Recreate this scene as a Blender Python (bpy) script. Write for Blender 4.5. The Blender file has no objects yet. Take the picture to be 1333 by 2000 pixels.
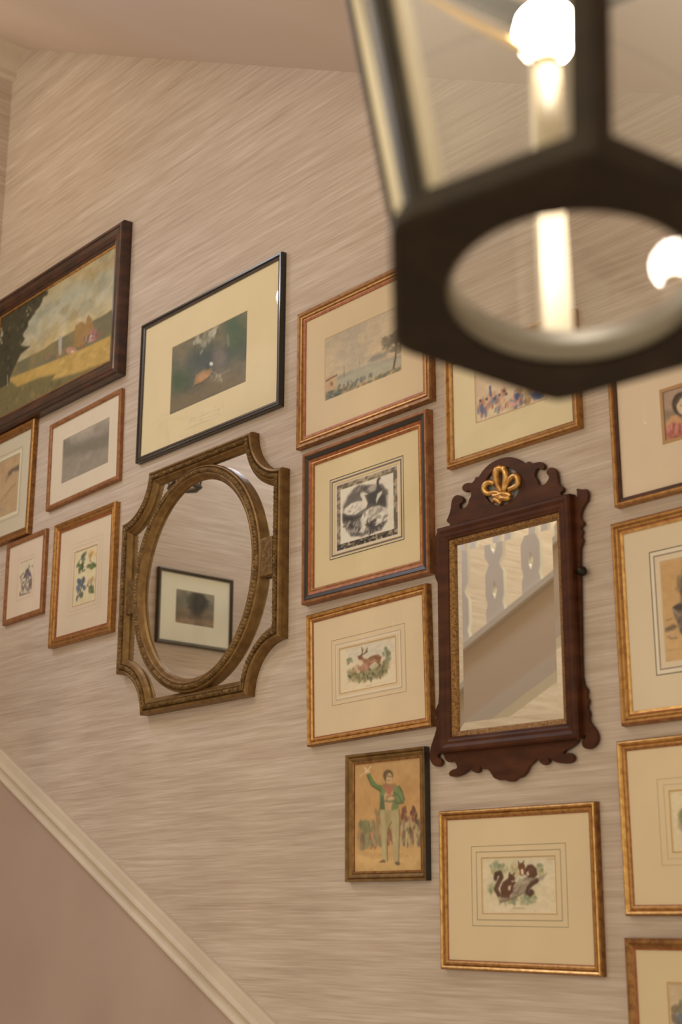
import bpy, bmesh, math, random
import numpy as np
from mathutils import Vector, Matrix

random.seed(7)
RNG = np.random.RandomState(11)
S = bpy.context.scene
COL = S.collection

# ------------------------------------------------------------------ camera, world, lights
EYE = 1.55                      # eye height above the hall floor
D = 2.2                         # gallery wall stands 2.2 m away, along the x axis
FPX = 2778.0                    # focal length in pixels of the 1333 x 2000 frame (50 mm)
YAW, PITCH = math.radians(-48.6977), math.radians(15.97337)
FWD = np.array([math.sin(YAW) * math.cos(PITCH), math.cos(YAW) * math.cos(PITCH), math.sin(PITCH)])
RGT = np.cross(FWD, [0, 0, 1.0]); RGT /= np.linalg.norm(RGT)
UPV = np.cross(RGT, FWD)
cam = bpy.data.cameras.new('camera'); camo = bpy.data.objects.new('camera', cam); COL.objects.link(camo)
camo.matrix_world = Matrix(((RGT[0], UPV[0], -FWD[0], 0), (RGT[1], UPV[1], -FWD[1], 0), (RGT[2], UPV[2], -FWD[2], EYE), (0, 0, 0, 1)))
cam.sensor_fit = 'VERTICAL'; cam.sensor_height = 36.0; cam.sensor_width = 24.0; cam.lens = FPX / 2000 * 36
cam.clip_start = 0.05; cam.clip_end = 50
cam.dof.use_dof = True; cam.dof.focus_distance = 3.55; cam.dof.aperture_fstop = 4.0
S.camera = camo

wd = bpy.data.worlds.new('world'); S.world = wd; wd.use_nodes = True
wb = wd.node_tree.nodes['Background']; wb.inputs[0].default_value = (1.0, 0.865, 0.60, 1); wb.inputs[1].default_value = 1.0

def area(name, loc, target, size, power, col):
    l = bpy.data.lights.new(name, 'AREA'); l.shape = 'DISK'; l.size = size; l.energy = power; l.color = col
    o = bpy.data.objects.new(name, l); COL.objects.link(o); o.location = loc
    o.rotation_euler = (Vector(target) - Vector(loc)).to_track_quat('-Z', 'Y').to_euler()
    return o
def lamp(name, loc, rad, power, col):
    l = bpy.data.lights.new(name, 'POINT'); l.shadow_soft_size = rad; l.energy = power; l.color = col
    o = bpy.data.objects.new(name, l); COL.objects.link(o); o.location = loc; return o
# landing lamp behind the balusters, added fill light under the soffit, cool daylight from the landing window
lamp('lantern_stand_in', (-4.20, 1.30, 2.62 + EYE), 0.07, 4.0, (1.0, 0.86, 0.58))  # added light standing in for the landing lantern's glow; no fixture here
lamp('landing_lamp', (-3.25, -0.75, 2.60 + EYE), 0.08, 42, (1.0, 0.875, 0.60))
lamp('soffit_fill', (-2.35, 0.95, 1.80 + EYE), 0.14, 4.5, (1.0, 0.875, 0.60))  # added fill to brighten the soffit and balustrade; no real fixture
area('window_light', (-4.1, 0.95, 2.5 + EYE), (-3.4, 0.5, 1.1 + EYE), 0.3, 11, (0.68, 0.79, 1.0))

S.view_settings.view_transform = 'Standard'; S.view_settings.look = 'None'
S.view_settings.exposure = 0.08; S.view_settings.gamma = 1.0; S.view_settings.use_curve_mapping = False

# ------------------------------------------------------------------ geometry helpers
def ray(px, py):
    return RGT * ((px - 666.5) / FPX) - UPV * ((py - 1000) / FPX) + FWD
def W(px, py, proud=0.0):
    """photo pixel -> point on the gallery wall (proud metres in front of it), world coordinates"""
    d = ray(px, py); p = d * ((D - proud) / d[1]); return Vector((p[0], p[1], p[2] + EYE))
def zc(ox, oy, s):
    return lambda pts: [(ox + a / s, oy + b / s) for a, b in pts]
def mesh(name, verts, faces, m=None, parent=None, smooth=False, mats=None, fm=None):
    me = bpy.data.meshes.new(name); me.from_pydata([tuple(v) for v in verts], [], faces); me.update()
    o = bpy.data.objects.new(name, me); COL.objects.link(o)
    if mats:
        for q in mats: me.materials.append(q)
        if fm: me.polygons.foreach_set('material_index', fm)
    elif m: me.materials.append(m)
    if smooth: me.polygons.foreach_set('use_smooth', [True] * len(me.polygons))
    if parent: o.parent = parent
    return o
def fixn(o):
    bm = bmesh.new(); bm.from_mesh(o.data); bmesh.ops.recalc_face_normals(bm, faces=bm.faces); bm.to_mesh(o.data); bm.free(); return o
def empty(name, loc=(0, 0, 0), rot=(0, 0, 0)):
    o = bpy.data.objects.new(name, None); o.empty_display_size = 0.05; COL.objects.link(o); o.location = loc; o.rotation_euler = rot; return o
def tag(o, label=None, cat=None, group=None, kind=None):
    if label: o['label'] = label
    if cat: o['category'] = cat
    if group: o['group'] = group
    if kind: o['kind'] = kind
    return o
def box(name, lo, hi, m, parent=None, bev=0.0):
    x0, y0, z0 = lo; x1, y1, z1 = hi
    v = [(x0, y0, z0), (x1, y0, z0), (x1, y1, z0), (x0, y1, z0), (x0, y0, z1), (x1, y0, z1), (x1, y1, z1), (x0, y1, z1)]
    f = [(0, 3, 2, 1), (4, 5, 6, 7), (0, 1, 5, 4), (1, 2, 6, 5), (2, 3, 7, 6), (3, 0, 4, 7)]
    o = mesh(name, v, f, m, parent)
    if bev:
        b = o.modifiers.new('bevel', 'BEVEL'); b.width = bev; b.segments = 2
    return o
def prism(name, poly, axis_lo, axis_hi, m, parent=None):
    """poly of (x, z) extruded along y from axis_lo to axis_hi"""
    n = len(poly)
    v = [(x, axis_lo, z) for x, z in poly] + [(x, axis_hi, z) for x, z in poly]
    f = [tuple(range(n)), tuple(range(2 * n - 1, n - 1, -1))] + [(i, i + n, (i + 1) % n + n, (i + 1) % n) for i in range(n)]
    return fixn(mesh(name, v, f, m, parent))
def loft(name, loops, m, parent=None, closed=False, smooth=False, cap=(False, False)):
    n = len(loops[0]); v = [p for l in loops for p in l]; f = []
    K = len(loops)
    for k in range(K if closed else K - 1):
        a, b = k * n, ((k + 1) % K) * n
        for i in range(n):
            j = (i + 1) % n; f.append((a + i, a + j, b + j, b + i))
    if cap[0]: f.append(tuple(range(n - 1, -1, -1)))
    if cap[1]: f.append(tuple(range((K - 1) * n, K * n)))
    return fixn(mesh(name, v, f, m, parent, smooth))
def lathe(name, prof, m, parent=None, n=24, origin=(0, 0, 0), smooth=True):
    ox, oy, oz = origin
    loops = [[(ox + r * math.cos(2 * math.pi * i / n), oy + r * math.sin(2 * math.pi * i / n), oz + z) for i in range(n)] for r, z in prof]
    return loft(name, loops, m, parent, smooth=smooth, cap=(True, True))
def tube(name, pts, rad, m, parent=None, n=8, smooth=True):
    """tube through pts; rad number or list"""
    P_ = [Vector(p) for p in pts]; loops = []
    for i, p in enumerate(P_):
        t = (P_[min(i + 1, len(P_) - 1)] - P_[max(i - 1, 0)]).normalized()
        a = t.cross(Vector((0.13, 0.97, 0.21))).normalized(); b = t.cross(a)
        r = rad[i] if isinstance(rad, (list, tuple)) else rad
        loops.append([tuple(p + a * (r * math.cos(2 * math.pi * k / n)) + b * (r * math.sin(2 * math.pi * k / n))) for k in range(n)])
    return loft(name, loops, m, parent, smooth=smooth, cap=(True, True))
def curve_mesh(name, splines, half, bevel, m, parent=None, y=0.0):
    """flat outlines (first outer, others holes) in x,z extruded along y, centred at y, half-thickness half"""
    cu = bpy.data.curves.new(name, 'CURVE'); cu.dimensions = '2D'; cu.fill_mode = 'BOTH'; cu.extrude = half; cu.bevel_depth = bevel; cu.bevel_resolution = 1
    for s in splines:
        sp = cu.splines.new('POLY'); sp.points.add(len(s) - 1); sp.use_cyclic_u = True
        for p, (a, b) in zip(sp.points, s): p.co = (a, b, 0, 1)
    t = bpy.data.objects.new('t', cu); COL.objects.link(t)
    bpy.context.view_layer.update()
    me = bpy.data.meshes.new_from_object(t.evaluated_get(bpy.context.evaluated_depsgraph_get()))
    bpy.data.objects.remove(t); bpy.data.curves.remove(cu)
    me.transform(Matrix(((1, 0, 0, 0), (0, 0, -1, y), (0, 1, 0, 0), (0, 0, 0, 1))))
    me.name = name; me.materials.clear(); me.materials.append(m)
    o = bpy.data.objects.new(name, me); COL.objects.link(o)
    if parent: o.parent = parent
    return o
def smooth_poly(pts, it=2):
    p = [tuple(q) for q in pts]
    for _ in range(it):
        q = []
        for i in range(len(p)):
            a, b = p[i], p[(i + 1) % len(p)]
            q += [(a[0] * .75 + b[0] * .25, a[1] * .75 + b[1] * .25), (a[0] * .25 + b[0] * .75, a[1] * .25 + b[1] * .75)]
        p = q
    return p

# ------------------------------------------------------------------ materials
ILL = (0.73, 0.60, 0.40)        # warm light of the hall: turns a colour seen in the photo into the surface's own colour
def lin(c):
    c = c / 255.0; return c / 12.92 if c <= 0.04045 else ((c + 0.055) / 1.055) ** 2.4
def O(r, g, b, k=1.0):
    return tuple(min(0.88, lin(v) / i * k) for v, i in zip((r, g, b), ILL)) + (1.0,)
def new_mat(name):
    m = bpy.data.materials.new(name); m.use_nodes = True; nt = m.node_tree
    return m, nt, nt.nodes['Principled BSDF']
def nd(nt, t, **kw):
    n = nt.nodes.new(t)
    for k, v in kw.items(): setattr(n, k, v)
    return n
def simple(name, col, rough=0.5, metal=0.0, noise=None, col2=None, bump=0.0, scale=(60, 60, 60), spec=0.5, coat=0.0, lo=0.4, hi=0.65):
    m, nt, b = new_mat(name)
    b.inputs['Base Color'].default_value = col; b.inputs['Roughness'].default_value = rough; b.inputs['Metallic'].default_value = metal
    b.inputs['Specular IOR Level'].default_value = spec; b.inputs['Coat Weight'].default_value = coat; b.inputs['Coat Roughness'].default_value = 0.12
    if col2 or bump:
        tc = nd(nt, 'ShaderNodeTexCoord'); mp = nd(nt, 'ShaderNodeMapping'); mp.inputs['Scale'].default_value = scale
        nz = nd(nt, 'ShaderNodeTexNoise'); nz.inputs['Scale'].default_value = 1.0; nz.inputs['Detail'].default_value = 5
        nt.links.new(tc.outputs['Object'], mp.inputs[0]); nt.links.new(mp.outputs[0], nz.inputs['Vector'])
        if col2:
            cr = nd(nt, 'ShaderNodeValToRGB'); cr.color_ramp.elements[0].position = lo; cr.color_ramp.elements[1].position = hi
            cr.color_ramp.elements[0].color = col; cr.color_ramp.elements[1].color = col2
            nt.links.new(nz.outputs['Fac'], cr.inputs[0]); nt.links.new(cr.outputs[0], b.inputs['Base Color'])
        if bump:
            bp = nd(nt, 'ShaderNodeBump'); bp.inputs['Strength'].default_value = bump; bp.inputs['Distance'].default_value = 0.003
            nt.links.new(nz.outputs['Fac'], bp.inputs['Height']); nt.links.new(bp.outputs[0], b.inputs['Normal'])
    return m
def wallpaper(name, horiz):
    """grass cloth: fine horizontal slubs, coordinates in metres; horiz = which world axis runs along the wall"""
    m, nt, b = new_mat(name)
    geo = nd(nt, 'ShaderNodeNewGeometry')
    def streak(sh, sv, detail, seed):
        mp = nd(nt, 'ShaderNodeMapping'); mp.inputs['Location'].default_value = (seed, seed * 1.7, seed * .3)
        mp.inputs['Scale'].default_value = (sh, sh, sv)
        n = nd(nt, 'ShaderNodeTexNoise'); n.inputs['Scale'].default_value = 1; n.inputs['Detail'].default_value = detail; n.inputs['Roughness'].default_value = 0.55
        nt.links.new(geo.outputs['Position'], mp.inputs[0]); nt.links.new(mp.outputs[0], n.inputs['Vector']); return n.outputs['Fac']
    def mth(op, a, c):
        n = nd(nt, 'ShaderNodeMath', operation=op)
        for i, v in enumerate((a, c)):
            if isinstance(v, (int, float)): n.inputs[i].default_value = v
            else: nt.links.new(v, n.inputs[i])
        return n.outputs[0]
    a = streak(3.2, 90, 3, 1.0); c = streak(7.0, 230, 2, 5.0); e = streak(1.1, 22, 2, 9.0)
    s = mth('ADD', mth('MULTIPLY', a, 0.38), mth('ADD', mth('MULTIPLY', c, 0.40), mth('MULTIPLY', e, 0.22)))
    cr = nd(nt, 'ShaderNodeValToRGB'); el = cr.color_ramp.elements
    el[0].position = 0.32; el[0].color = O(155, 127, 98); el[1].position = 0.68; el[1].color = O(190, 165, 134)
    k = el.new(0.5); k.color = O(173, 146, 115)
    nt.links.new(s, cr.inputs[0]); nt.links.new(cr.outputs[0], b.inputs['Base Color'])
    b.inputs['Roughness'].default_value = 0.75; b.inputs['Specular IOR Level'].default_value = 0.2
    bp = nd(nt, 'ShaderNodeBump'); bp.inputs['Strength'].default_value = 0.25; bp.inputs['Distance'].default_value = 0.002
    nt.links.new(s, bp.inputs['Height']); nt.links.new(bp.outputs[0], b.inputs['Normal'])
    return m
def pane(name, tint, ior=1.5, rough=0.0, haze=0.0):
    m = bpy.data.materials.new(name); m.use_nodes = True; nt = m.node_tree; nt.nodes.clear()
    out = nd(nt, 'ShaderNodeOutputMaterial'); tr = nd(nt, 'ShaderNodeBsdfTransparent'); gl = nd(nt, 'ShaderNodeBsdfGlossy'); fr = nd(nt, 'ShaderNodeFresnel'); mx = nd(nt, 'ShaderNodeMixShader')
    tr.inputs[0].default_value = tint; gl.inputs['Roughness'].default_value = rough; fr.inputs['IOR'].default_value = ior
    bk = nd(nt, 'ShaderNodeNewGeometry'); iv = nd(nt, 'ShaderNodeMapRange'); iv.inputs['To Min'].default_value = ior; iv.inputs['To Max'].default_value = 1 / ior
    nt.links.new(bk.outputs['Backfacing'], iv.inputs['Value']); nt.links.new(iv.outputs[0], fr.inputs['IOR'])   # same thin-pane reflection from both faces
    nt.links.new(fr.outputs[0], mx.inputs[0]); nt.links.new(gl.outputs[0], mx.inputs[2])
    if haze:
        df = nd(nt, 'ShaderNodeBsdfTranslucent'); df.inputs[0].default_value = (0.8, 0.8, 0.76, 1); m2 = nd(nt, 'ShaderNodeMixShader'); m2.inputs[0].default_value = haze
        nt.links.new(tr.outputs[0], m2.inputs[1]); nt.links.new(df.outputs[0], m2.inputs[2]); nt.links.new(m2.outputs[0], mx.inputs[1])
    else: nt.links.new(tr.outputs[0], mx.inputs[1])
    nt.links.new(mx.outputs[0], out.inputs[0]); return m
def glow(name, col, st):
    m, nt, b = new_mat(name); b.inputs['Base Color'].default_value = (0.8, 0.8, 0.8, 1)
    b.inputs['Emission Color'].default_value = col; b.inputs['Emission Strength'].default_value = st; return m
def painted(name):
    m, nt, b = new_mat(name); a = nd(nt, 'ShaderNodeAttribute', attribute_name='ink')
    nt.links.new(a.outputs['Color'], b.inputs['Base Color']); b.inputs['Roughness'].default_value = 0.8; b.inputs['Specular IOR Level'].default_value = 0.15; return m

M = {}
M['paper_x'] = wallpaper('grasscloth', 0)
M['ceil'] = simple('ceiling_paint', O(192, 164, 132), 0.8, spec=0.2, col2=O(195, 167, 136), scale=(2, 2, 2))
M['dado'] = simple('dado_paint', O(160, 130, 103), 0.7, spec=0.2, col2=O(156, 126, 99), scale=(3, 3, 3))
M['trim'] = simple('trim_paint', O(186, 160, 124), 0.42, spec=0.4, col2=O(180, 154, 119), scale=(8, 8, 8))
M['white_paint'] = simple('white_paint', (0.80, 0.76, 0.70, 1), 0.4)
M['spandrel'] = simple('spandrel_paint', O(198, 170, 130), 0.6, spec=0.2)
M['floor'] = simple('pale_bounce_floor', O(178, 152, 118), 0.9, col2=O(168, 142, 108), scale=(60, 60, 60))  # unseen floor, made pale to bounce light up to the ceiling
M['gold'] = simple('gilt', (0.47, 0.255, 0.088, 1), 0.40, 0.8, col2=(0.28, 0.122, 0.043, 1), scale=(90, 90, 90), bump=0.15, lo=0.45, hi=0.75)
M['gold_bright'] = simple('bright_gilt', (0.68, 0.41, 0.15, 1), 0.33, 0.85, col2=(0.46, 0.235, 0.075, 1), scale=(70, 70, 70), bump=0.1)
M['gold_brown'] = simple('bronzed_gilt', (0.34, 0.17, 0.055, 1), 0.42, 0.6, col2=(0.20, 0.085, 0.03, 1), scale=(80, 80, 80), bump=0.15)
M['bole'] = simple('red_bole', (0.40, 0.135, 0.05, 1), 0.45, 0.35, col2=(0.27, 0.08, 0.03, 1), scale=(90, 90, 90))
M['copper'] = simple('copper_wood', (0.36, 0.165, 0.07, 1), 0.45, 0.3, col2=(0.25, 0.10, 0.04, 1), scale=(60, 60, 60))
M['black'] = simple('black_lacquer', (0.018, 0.013, 0.010, 1), 0.3, coat=0.3)
M['black_brown'] = simple('ebonised_wood', (0.030, 0.018, 0.011, 1), 0.33, coat=0.3, col2=(0.055, 0.032, 0.018, 1), scale=(20, 20, 20))
M['mahogany_dark'] = simple('dark_mahogany', (0.026, 0.009, 0.006, 1), 0.3, coat=0.35, col2=(0.075, 0.022, 0.011, 1), scale=(14, 14, 40))
M['mahogany'] = simple('mahogany', (0.050, 0.015, 0.007, 1), 0.45, coat=0.0, spec=0.22, col2=(0.098, 0.031, 0.012, 1), scale=(12, 12, 45), lo=0.35, hi=0.7)
M['antique'] = simple('antique_gilt', (0.24, 0.145, 0.050, 1), 0.48, 0.45, col2=(0.12, 0.068, 0.024, 1), scale=(75, 75, 75), bump=0.9, lo=0.38, hi=0.62)
M['antique2'] = simple('antique_gilt_smooth', (0.26, 0.155, 0.055, 1), 0.45, 0.5, col2=(0.17, 0.090, 0.03, 1), scale=(40, 40, 40), bump=0.2, lo=0.35, hi=0.65)
M['slip'] = simple('carved_gilt_slip', (0.36, 0.20, 0.075, 1), 0.45, 0.7, col2=(0.16, 0.08, 0.032, 1), scale=(210, 210, 210), bump=1.0, lo=0.40, hi=0.66)
M['mirror'] = simple('silvered_glass', (0.86, 0.85, 0.79, 1), 0.012, 1.0)
M['glass'] = pane('picture_glass', (0.97, 0.97, 0.95, 1), 1.38)
M['lantern_glass'] = pane('lantern_glass', (0.93, 0.93, 0.90, 1), 1.45, 0.0, haze=0.16)
M['ink'] = painted('print_ink')
M['bronze'] = simple('dark_bronze', (0.022, 0.015, 0.010, 1), 0.42, 0.55, col2=(0.034, 0.023, 0.015, 1), scale=(25, 25, 25))
M['bronze_lit'] = simple('bulb_lit_bronze', (0.80, 0.70, 0.54, 1), 0.4, 0.1)  # pale colour stands for bulb light on the posts' inner faces
M['brass'] = simple('aged_brass', (0.62, 0.40, 0.16, 1), 0.3, 0.9)
M['liner'] = simple('ring_lip', (0.24, 0.21, 0.17, 1), 0.4, 0.2)
M['candle'] = simple('candle_sleeve', (0.50, 0.40, 0.26, 1), 0.5)
M['bulb'] = glow('lit_bulb', (1.0, 0.90, 0.74, 1), 80.0)
M['bulb_small'] = glow('lit_bulb_small', (1.0, 0.86, 0.62, 1), 6.0)
M['patina'] = simple('rosette_ground', O(150, 138, 118), 0.6)

# ------------------------------------------------------------------ the setting
LX, RX_ = -4.40, 2.4
def slope_pt(p, q, x): return p[1] + (q[1] - p[1]) * (x - p[0]) / (q[0] - p[0])
cA, cB = W(60, 97), W(700, 142)
def ceil_z(x): return slope_pt((cA.x, cA.z), (cB.x, cB.z), x)
tU = (W(0, 1457), W(545, 2000)); tL = (W(0, 1515), W(455, 2000))
def tu_z(x): return slope_pt((tU[0].x, tU[0].z), (tU[1].x, tU[1].z), x)
XF = tU[0].x + (tU[0].z - 0.10) / math.tan(math.radians(28.1))      # where the rake meets the floor
# gallery wall, thick, with a sloping head under the soffit
poly = [(LX - 0.15, -0.02), (RX_, -0.02), (RX_, max(0.6, ceil_z(0.45)) + .1), (0.45, ceil_z(0.45) + .1), (LX - 0.15, ceil_z(LX - 0.15) + .1)]
tag(prism('wall_back', poly, D, D + 0.15, M['paper_x']), kind='structure')
tag(box('wall_left', (LX - 0.15, -2.4, -0.02), (LX, D, 6.2), M['paper_x']), kind='structure')
tag(box('floor', (LX - 0.15, -2.6, -0.12), (RX_, D + .15, -0.02), M['floor']), kind='structure')
# sloping plaster soffit over the flight
v = []
for x in (LX - .15, 0.45):
    z = ceil_z(x); v += [(x, 0.45, z), (x, D + .0, z), (x, D + .0, z + .12), (x, 0.45, z + .12)]
tag(fixn(mesh('ceiling', v, [(0, 1, 2, 3), (4, 7, 6, 5), (0, 4, 5, 1), (1, 5, 6, 2), (2, 6, 7, 3), (3, 7, 4, 0)], M['ceil'])), kind='structure')
# painted dado below the raking moulding (a plaster skin 6 mm thick on the wall)
xr = tU[0].x + (tU[0].z + 0.02 - 0.0) / math.tan(math.radians(28.1))
tag(prism('wall_lower', [(LX, -0.02), (xr - .1, -0.02), (LX, tu_z(LX) - 0.05)], D - 0.006, D + .001, M['dado']), kind='structure')
def rake(name, prof, m, x0, x1):
    """moulding on the gallery wall following the stair slope: prof of (drop below the upper edge, proud)"""
    a = Vector((x0, 0, tu_z(x0))); b = Vector((x1, 0, tu_z(x1))); t = (b - a).normalized(); n = Vector((t.z, 0, -t.x))
    if n.z > 0: n = -n
    loops = []
    for e in (a, b):
        loops.append([(e.x + n.x * d, D - p, e.z + n.z * d) for d, p in prof])
    return loft(name, loops, m, cap=(True, True))
tr = rake('trim_1', [(0.0, 0.0), (0.0, 0.010), (0.004, 0.016), (0.026, 0.018), (0.031, 0.024), (0.036, 0.026), (0.041, 0.023), (0.045, 0.014), (0.056, 0.011), (0.064, 0.013), (0.070, 0.019), (0.075, 0.019), (0.078, 0.014), (0.078, 0.0)], M['trim'], LX + .001, xr - 0.12)
tag(tr, kind='structure')
# crown moulding along the end wall
cz = W(30, 100).z
prof = [(LX, cz + .02), (LX + 0.010, cz + .02), (LX + .115, cz - 0.012), (LX + .105, cz - 0.03), (LX + .075, cz - 0.05), (LX + 0.05, cz - 0.085), (LX + .028, cz - 0.11), (LX + .026, cz - .13), (LX + .016, cz - .14), (LX, cz - .14)]
tag(prism('trim_2', prof, 0.6, D, M['trim']), kind='structure')

# balustrade of the upper flight: closed string with sawn flat balusters (seen only in the mirrors)
BY = 0.5
s0, s1 = (-3.693, 0.979 + EYE), (-3.228, 1.184 + EYE)
def str_z(x): return slope_pt(s0, s1, x)
bal = empty('balustrade', (-3.4, BY, 0)); tag(bal, 'painted balustrade with sawn flat balusters, reflected in the carved mahogany mirror', 'balustrade')
def P2(lst): return [(x + 3.4, z) for x, z in lst]
xa, xb = LX + .02, -1.9
prism('spandrel', P2([(xa, str_z(xa)), (xb, str_z(xb)), (xb, str_z(xb) - .30), (xa, str_z(xa) - .30)]), -0.02, 0.02, M['spandrel'], bal)
prism('string_cap', P2([(xa, str_z(xa) + .012), (xb, str_z(xb) + .012), (xb, str_z(xb) - .012), (xa, str_z(xa) - .012)]), -0.04, 0.04, M['white_paint'], bal)
prism('soffit_moulding', P2([(xa, str_z(xa) - .285), (xb, str_z(xb) - .285), (xb, str_z(xb) - .345), (xa, str_z(xa) - .345)]), -0.035, 0.035, M['white_paint'], bal)
prism('handrail', P2([(xa, str_z(xa) + .80), (xb, str_z(xb) + .80), (xb, str_z(xb) + .74), (xa, str_z(xa) + .74)]), -0.03, 0.03, M['mahogany'], bal)
def baluster_mesh():
    w = .046
    out = [(-w, 0), (w, 0), (w, .06), (w * .8, .085), (w, .11), (w, .20), (w * .55, .235), (w, .27), (w, .62), (w * .7, .66), (w, .70), (w, .76), (-w, .76), (-w, .70), (-w * .7, .66), (-w, .62), (-w, .27), (-w * .55, .235), (-w, .20), (-w, .11), (-w * .8, .085), (-w, .06)]
    dia = [(0, .10), (.013, .135), (0, .17), (-.013, .135)]
    slot = [(0, .275), (.014, .30), (.014, .58), (0, .605), (-.014, .58), (-.014, .30)]
    return curve_mesh('baluster', [out, dia, slot], .009, .0, M['white_paint'], bal)
b0 = baluster_mesh(); b0.location = (-3.53 + 3.4, 0, str_z(-3.53) + .0); k = 0
for i in range(-5, 9):
    x = -3.53 + i * .182
    if i == 0 or x < xa + .06 or x > xb - .06: continue
    o = b0.copy(); COL.objects.link(o); o.location = (x + 3.4, 0, str_z(x))

# ------------------------------------------------------------------ painting prints: colour fields computed per vertex
def fbm(nx, nz, cells, octv=4, seed=0, ax=1.0):
    r = np.random.RandomState(seed); out = np.zeros((nz, nx)); amp = 1.0; tot = 0
    for o in range(octv):
        cx_ = max(2, int(cells * 2 ** o)); cz_ = max(2, int(cells * ax * 2 ** o))
        g = r.rand(cz_ + 2, cx_ + 2); u = np.linspace(0, cx_, nx); w = np.linspace(0, cz_, nz)
        i = u.astype(int); j = w.astype(int); fu = u - i; fw = w - j; fu = fu * fu * (3 - 2 * fu); fw = (fw * fw * (3 - 2 * fw))[:, None]
        a = g[j][:, i] * (1 - fu) + g[j][:, i + 1] * fu; b = g[j + 1][:, i] * (1 - fu) + g[j + 1][:, i + 1] * fu
        out += amp * (a * (1 - fw) + b * fw); tot += amp; amp *= .5
    return out / tot
class Canvas:
    """colours are the ones seen in the photograph; build() turns them into surface colours"""
    def __init__(s, pic, quad, step, base):
        s.pic = pic; s.x0, s.x1, s.z0, s.z1 = quad
        s.nx = max(8, int((s.x1 - s.x0) / step)); s.nz = max(8, int((s.z1 - s.z0) / step))
        s.X, s.Z = np.meshgrid(np.linspace(s.x0, s.x1, s.nx), np.linspace(s.z0, s.z1, s.nz))
        s.c = np.ones((s.nz, s.nx, 3)) * np.array(base, float); s.T = None
    def loc(s, pts): return np.array([s.pic.loc(*p) for p in (s.T(pts) if s.T else pts)])
    def uv(s): return (s.X - s.x0) / (s.x1 - s.x0), (s.Z - s.z0) / (s.z1 - s.z0)
    def mix(s, a, col):
        a = np.clip(a, 0, 1)[..., None]; s.c = s.c * (1 - a) + np.array(col, float) * a
    def noise(s, col, amt, cells=8, seed=0, ax=1.0, lo=.45, hi=.7):
        n = fbm(s.nx, s.nz, cells, 4, seed, ax); s.mix(np.clip((n - lo) / (hi - lo), 0, 1) * amt, col)
    def grad(s, stops):
        v = s.uv()[1]
        for k in range(3): s.c[..., k] = np.interp(v, [q[0] for q in stops], [q[1][k] for q in stops])
    def sd(s, P_):
        d = np.full(s.X.shape, 1e9); ins = np.zeros(s.X.shape, bool); n = len(P_)
        for i in range(n):
            ax, az = P_[i]; bx, bz = P_[(i + 1) % n]; ex, ez = bx - ax, bz - az
            wx, wz = s.X - ax, s.Z - az; t = np.clip((wx * ex + wz * ez) / (ex * ex + ez * ez + 1e-12), 0, 1)
            d = np.minimum(d, np.hypot(wx - ex * t, wz - ez * t))
            c = ((az <= s.Z) & (s.Z < bz)) | ((bz <= s.Z) & (s.Z < az))
            ins ^= c & (s.X < ax + (s.Z - az) * ex / (ez if abs(ez) > 1e-12 else 1e-12))
        return np.where(ins, -d, d)
    def poly(s, pts, col, soft=.002, a=1.0, rough=0.0, seed=1):
        d = s.sd(s.loc(pts))
        if rough: d = d + (fbm(s.nx, s.nz, 14, 3, seed) - .5) * rough
        s.mix(a * np.clip(.5 - d / soft, 0, 1), col)
    def ell(s, cx, cy, rx, ry, col, soft=.002, a=1.0, rot=0.0, rough=0.0, seed=1):
        c, n = math.cos(rot), math.sin(rot)
        s.poly([(cx + rx * math.cos(t) * c - ry * math.sin(t) * n, cy + rx * math.cos(t) * n + ry * math.sin(t) * c) for t in np.linspace(0, 2 * math.pi, 20, endpoint=False)], col, soft, a, rough, seed)
    def line(s, pts, w, col, soft=.0012, a=1.0):
        P_ = s.loc(pts); d = np.full(s.X.shape, 1e9)
        for i in range(len(P_) - 1):
            ax, az = P_[i]; ex, ez = P_[i + 1] - P_[i]; wx, wz = s.X - ax, s.Z - az
            t = np.clip((wx * ex + wz * ez) / (ex * ex + ez * ez + 1e-12), 0, 1); d = np.minimum(d, np.hypot(wx - ex * t, wz - ez * t))
        s.mix(a * np.clip(.5 - (d - w / 2) / soft, 0, 1), col)
    def dabs(s, region, n, size, cols, seed=0, a=.8, stretch=1.0, rot=None):
        r = np.random.RandomState(seed); P_ = s.loc(region); lo = P_.min(0); hi = P_.max(0); k = 0; tries = 0
        while k < n and tries < n * 30:
            tries += 1; x, z = lo + (hi - lo) * r.rand(2); ins = False
            for i in range(len(P_)):
                (ax, az), (bx, bz) = P_[i], P_[(i + 1) % len(P_)]
                if (az <= z < bz or bz <= z < az) and x < ax + (z - az) * (bx - ax) / (bz - az): ins = not ins
            if not ins: continue
            k += 1; t = r.rand() * 6.28 if rot is None else rot + r.randn() * .3
            sz = size * (.6 + .8 * r.rand()); dx, dz = s.X - x, s.Z - z
            u = (dx * math.cos(t) + dz * math.sin(t)) / (sz * stretch); w = (-dx * math.sin(t) + dz * math.cos(t)) / sz
            s.mix(a * np.clip(1.4 - (u * u + w * w), 0, 1), cols[r.randint(len(cols))])
    def build(s, name, proud, parent):
        nx, nz = s.nx, s.nz
        me = bpy.data.meshes.new(name)
        v = np.zeros((nz * nx, 3)); v[:, 0] = s.X.ravel(); v[:, 1] = -proud; v[:, 2] = s.Z.ravel()
        i = np.arange(nz * nx).reshape(nz, nx)
        f = np.stack([i[:-1, :-1], i[:-1, 1:], i[1:, 1:], i[1:, :-1]], -1).reshape(-1, 4)
        me.vertices.add(len(v)); me.vertices.foreach_set('co', v.ravel()); me.loops.add(f.size); me.loops.foreach_set('vertex_index', f.ravel())
        me.polygons.add(len(f)); me.polygons.foreach_set('loop_start', np.arange(0, f.size, 4)); me.update(calc_edges=True)
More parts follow.
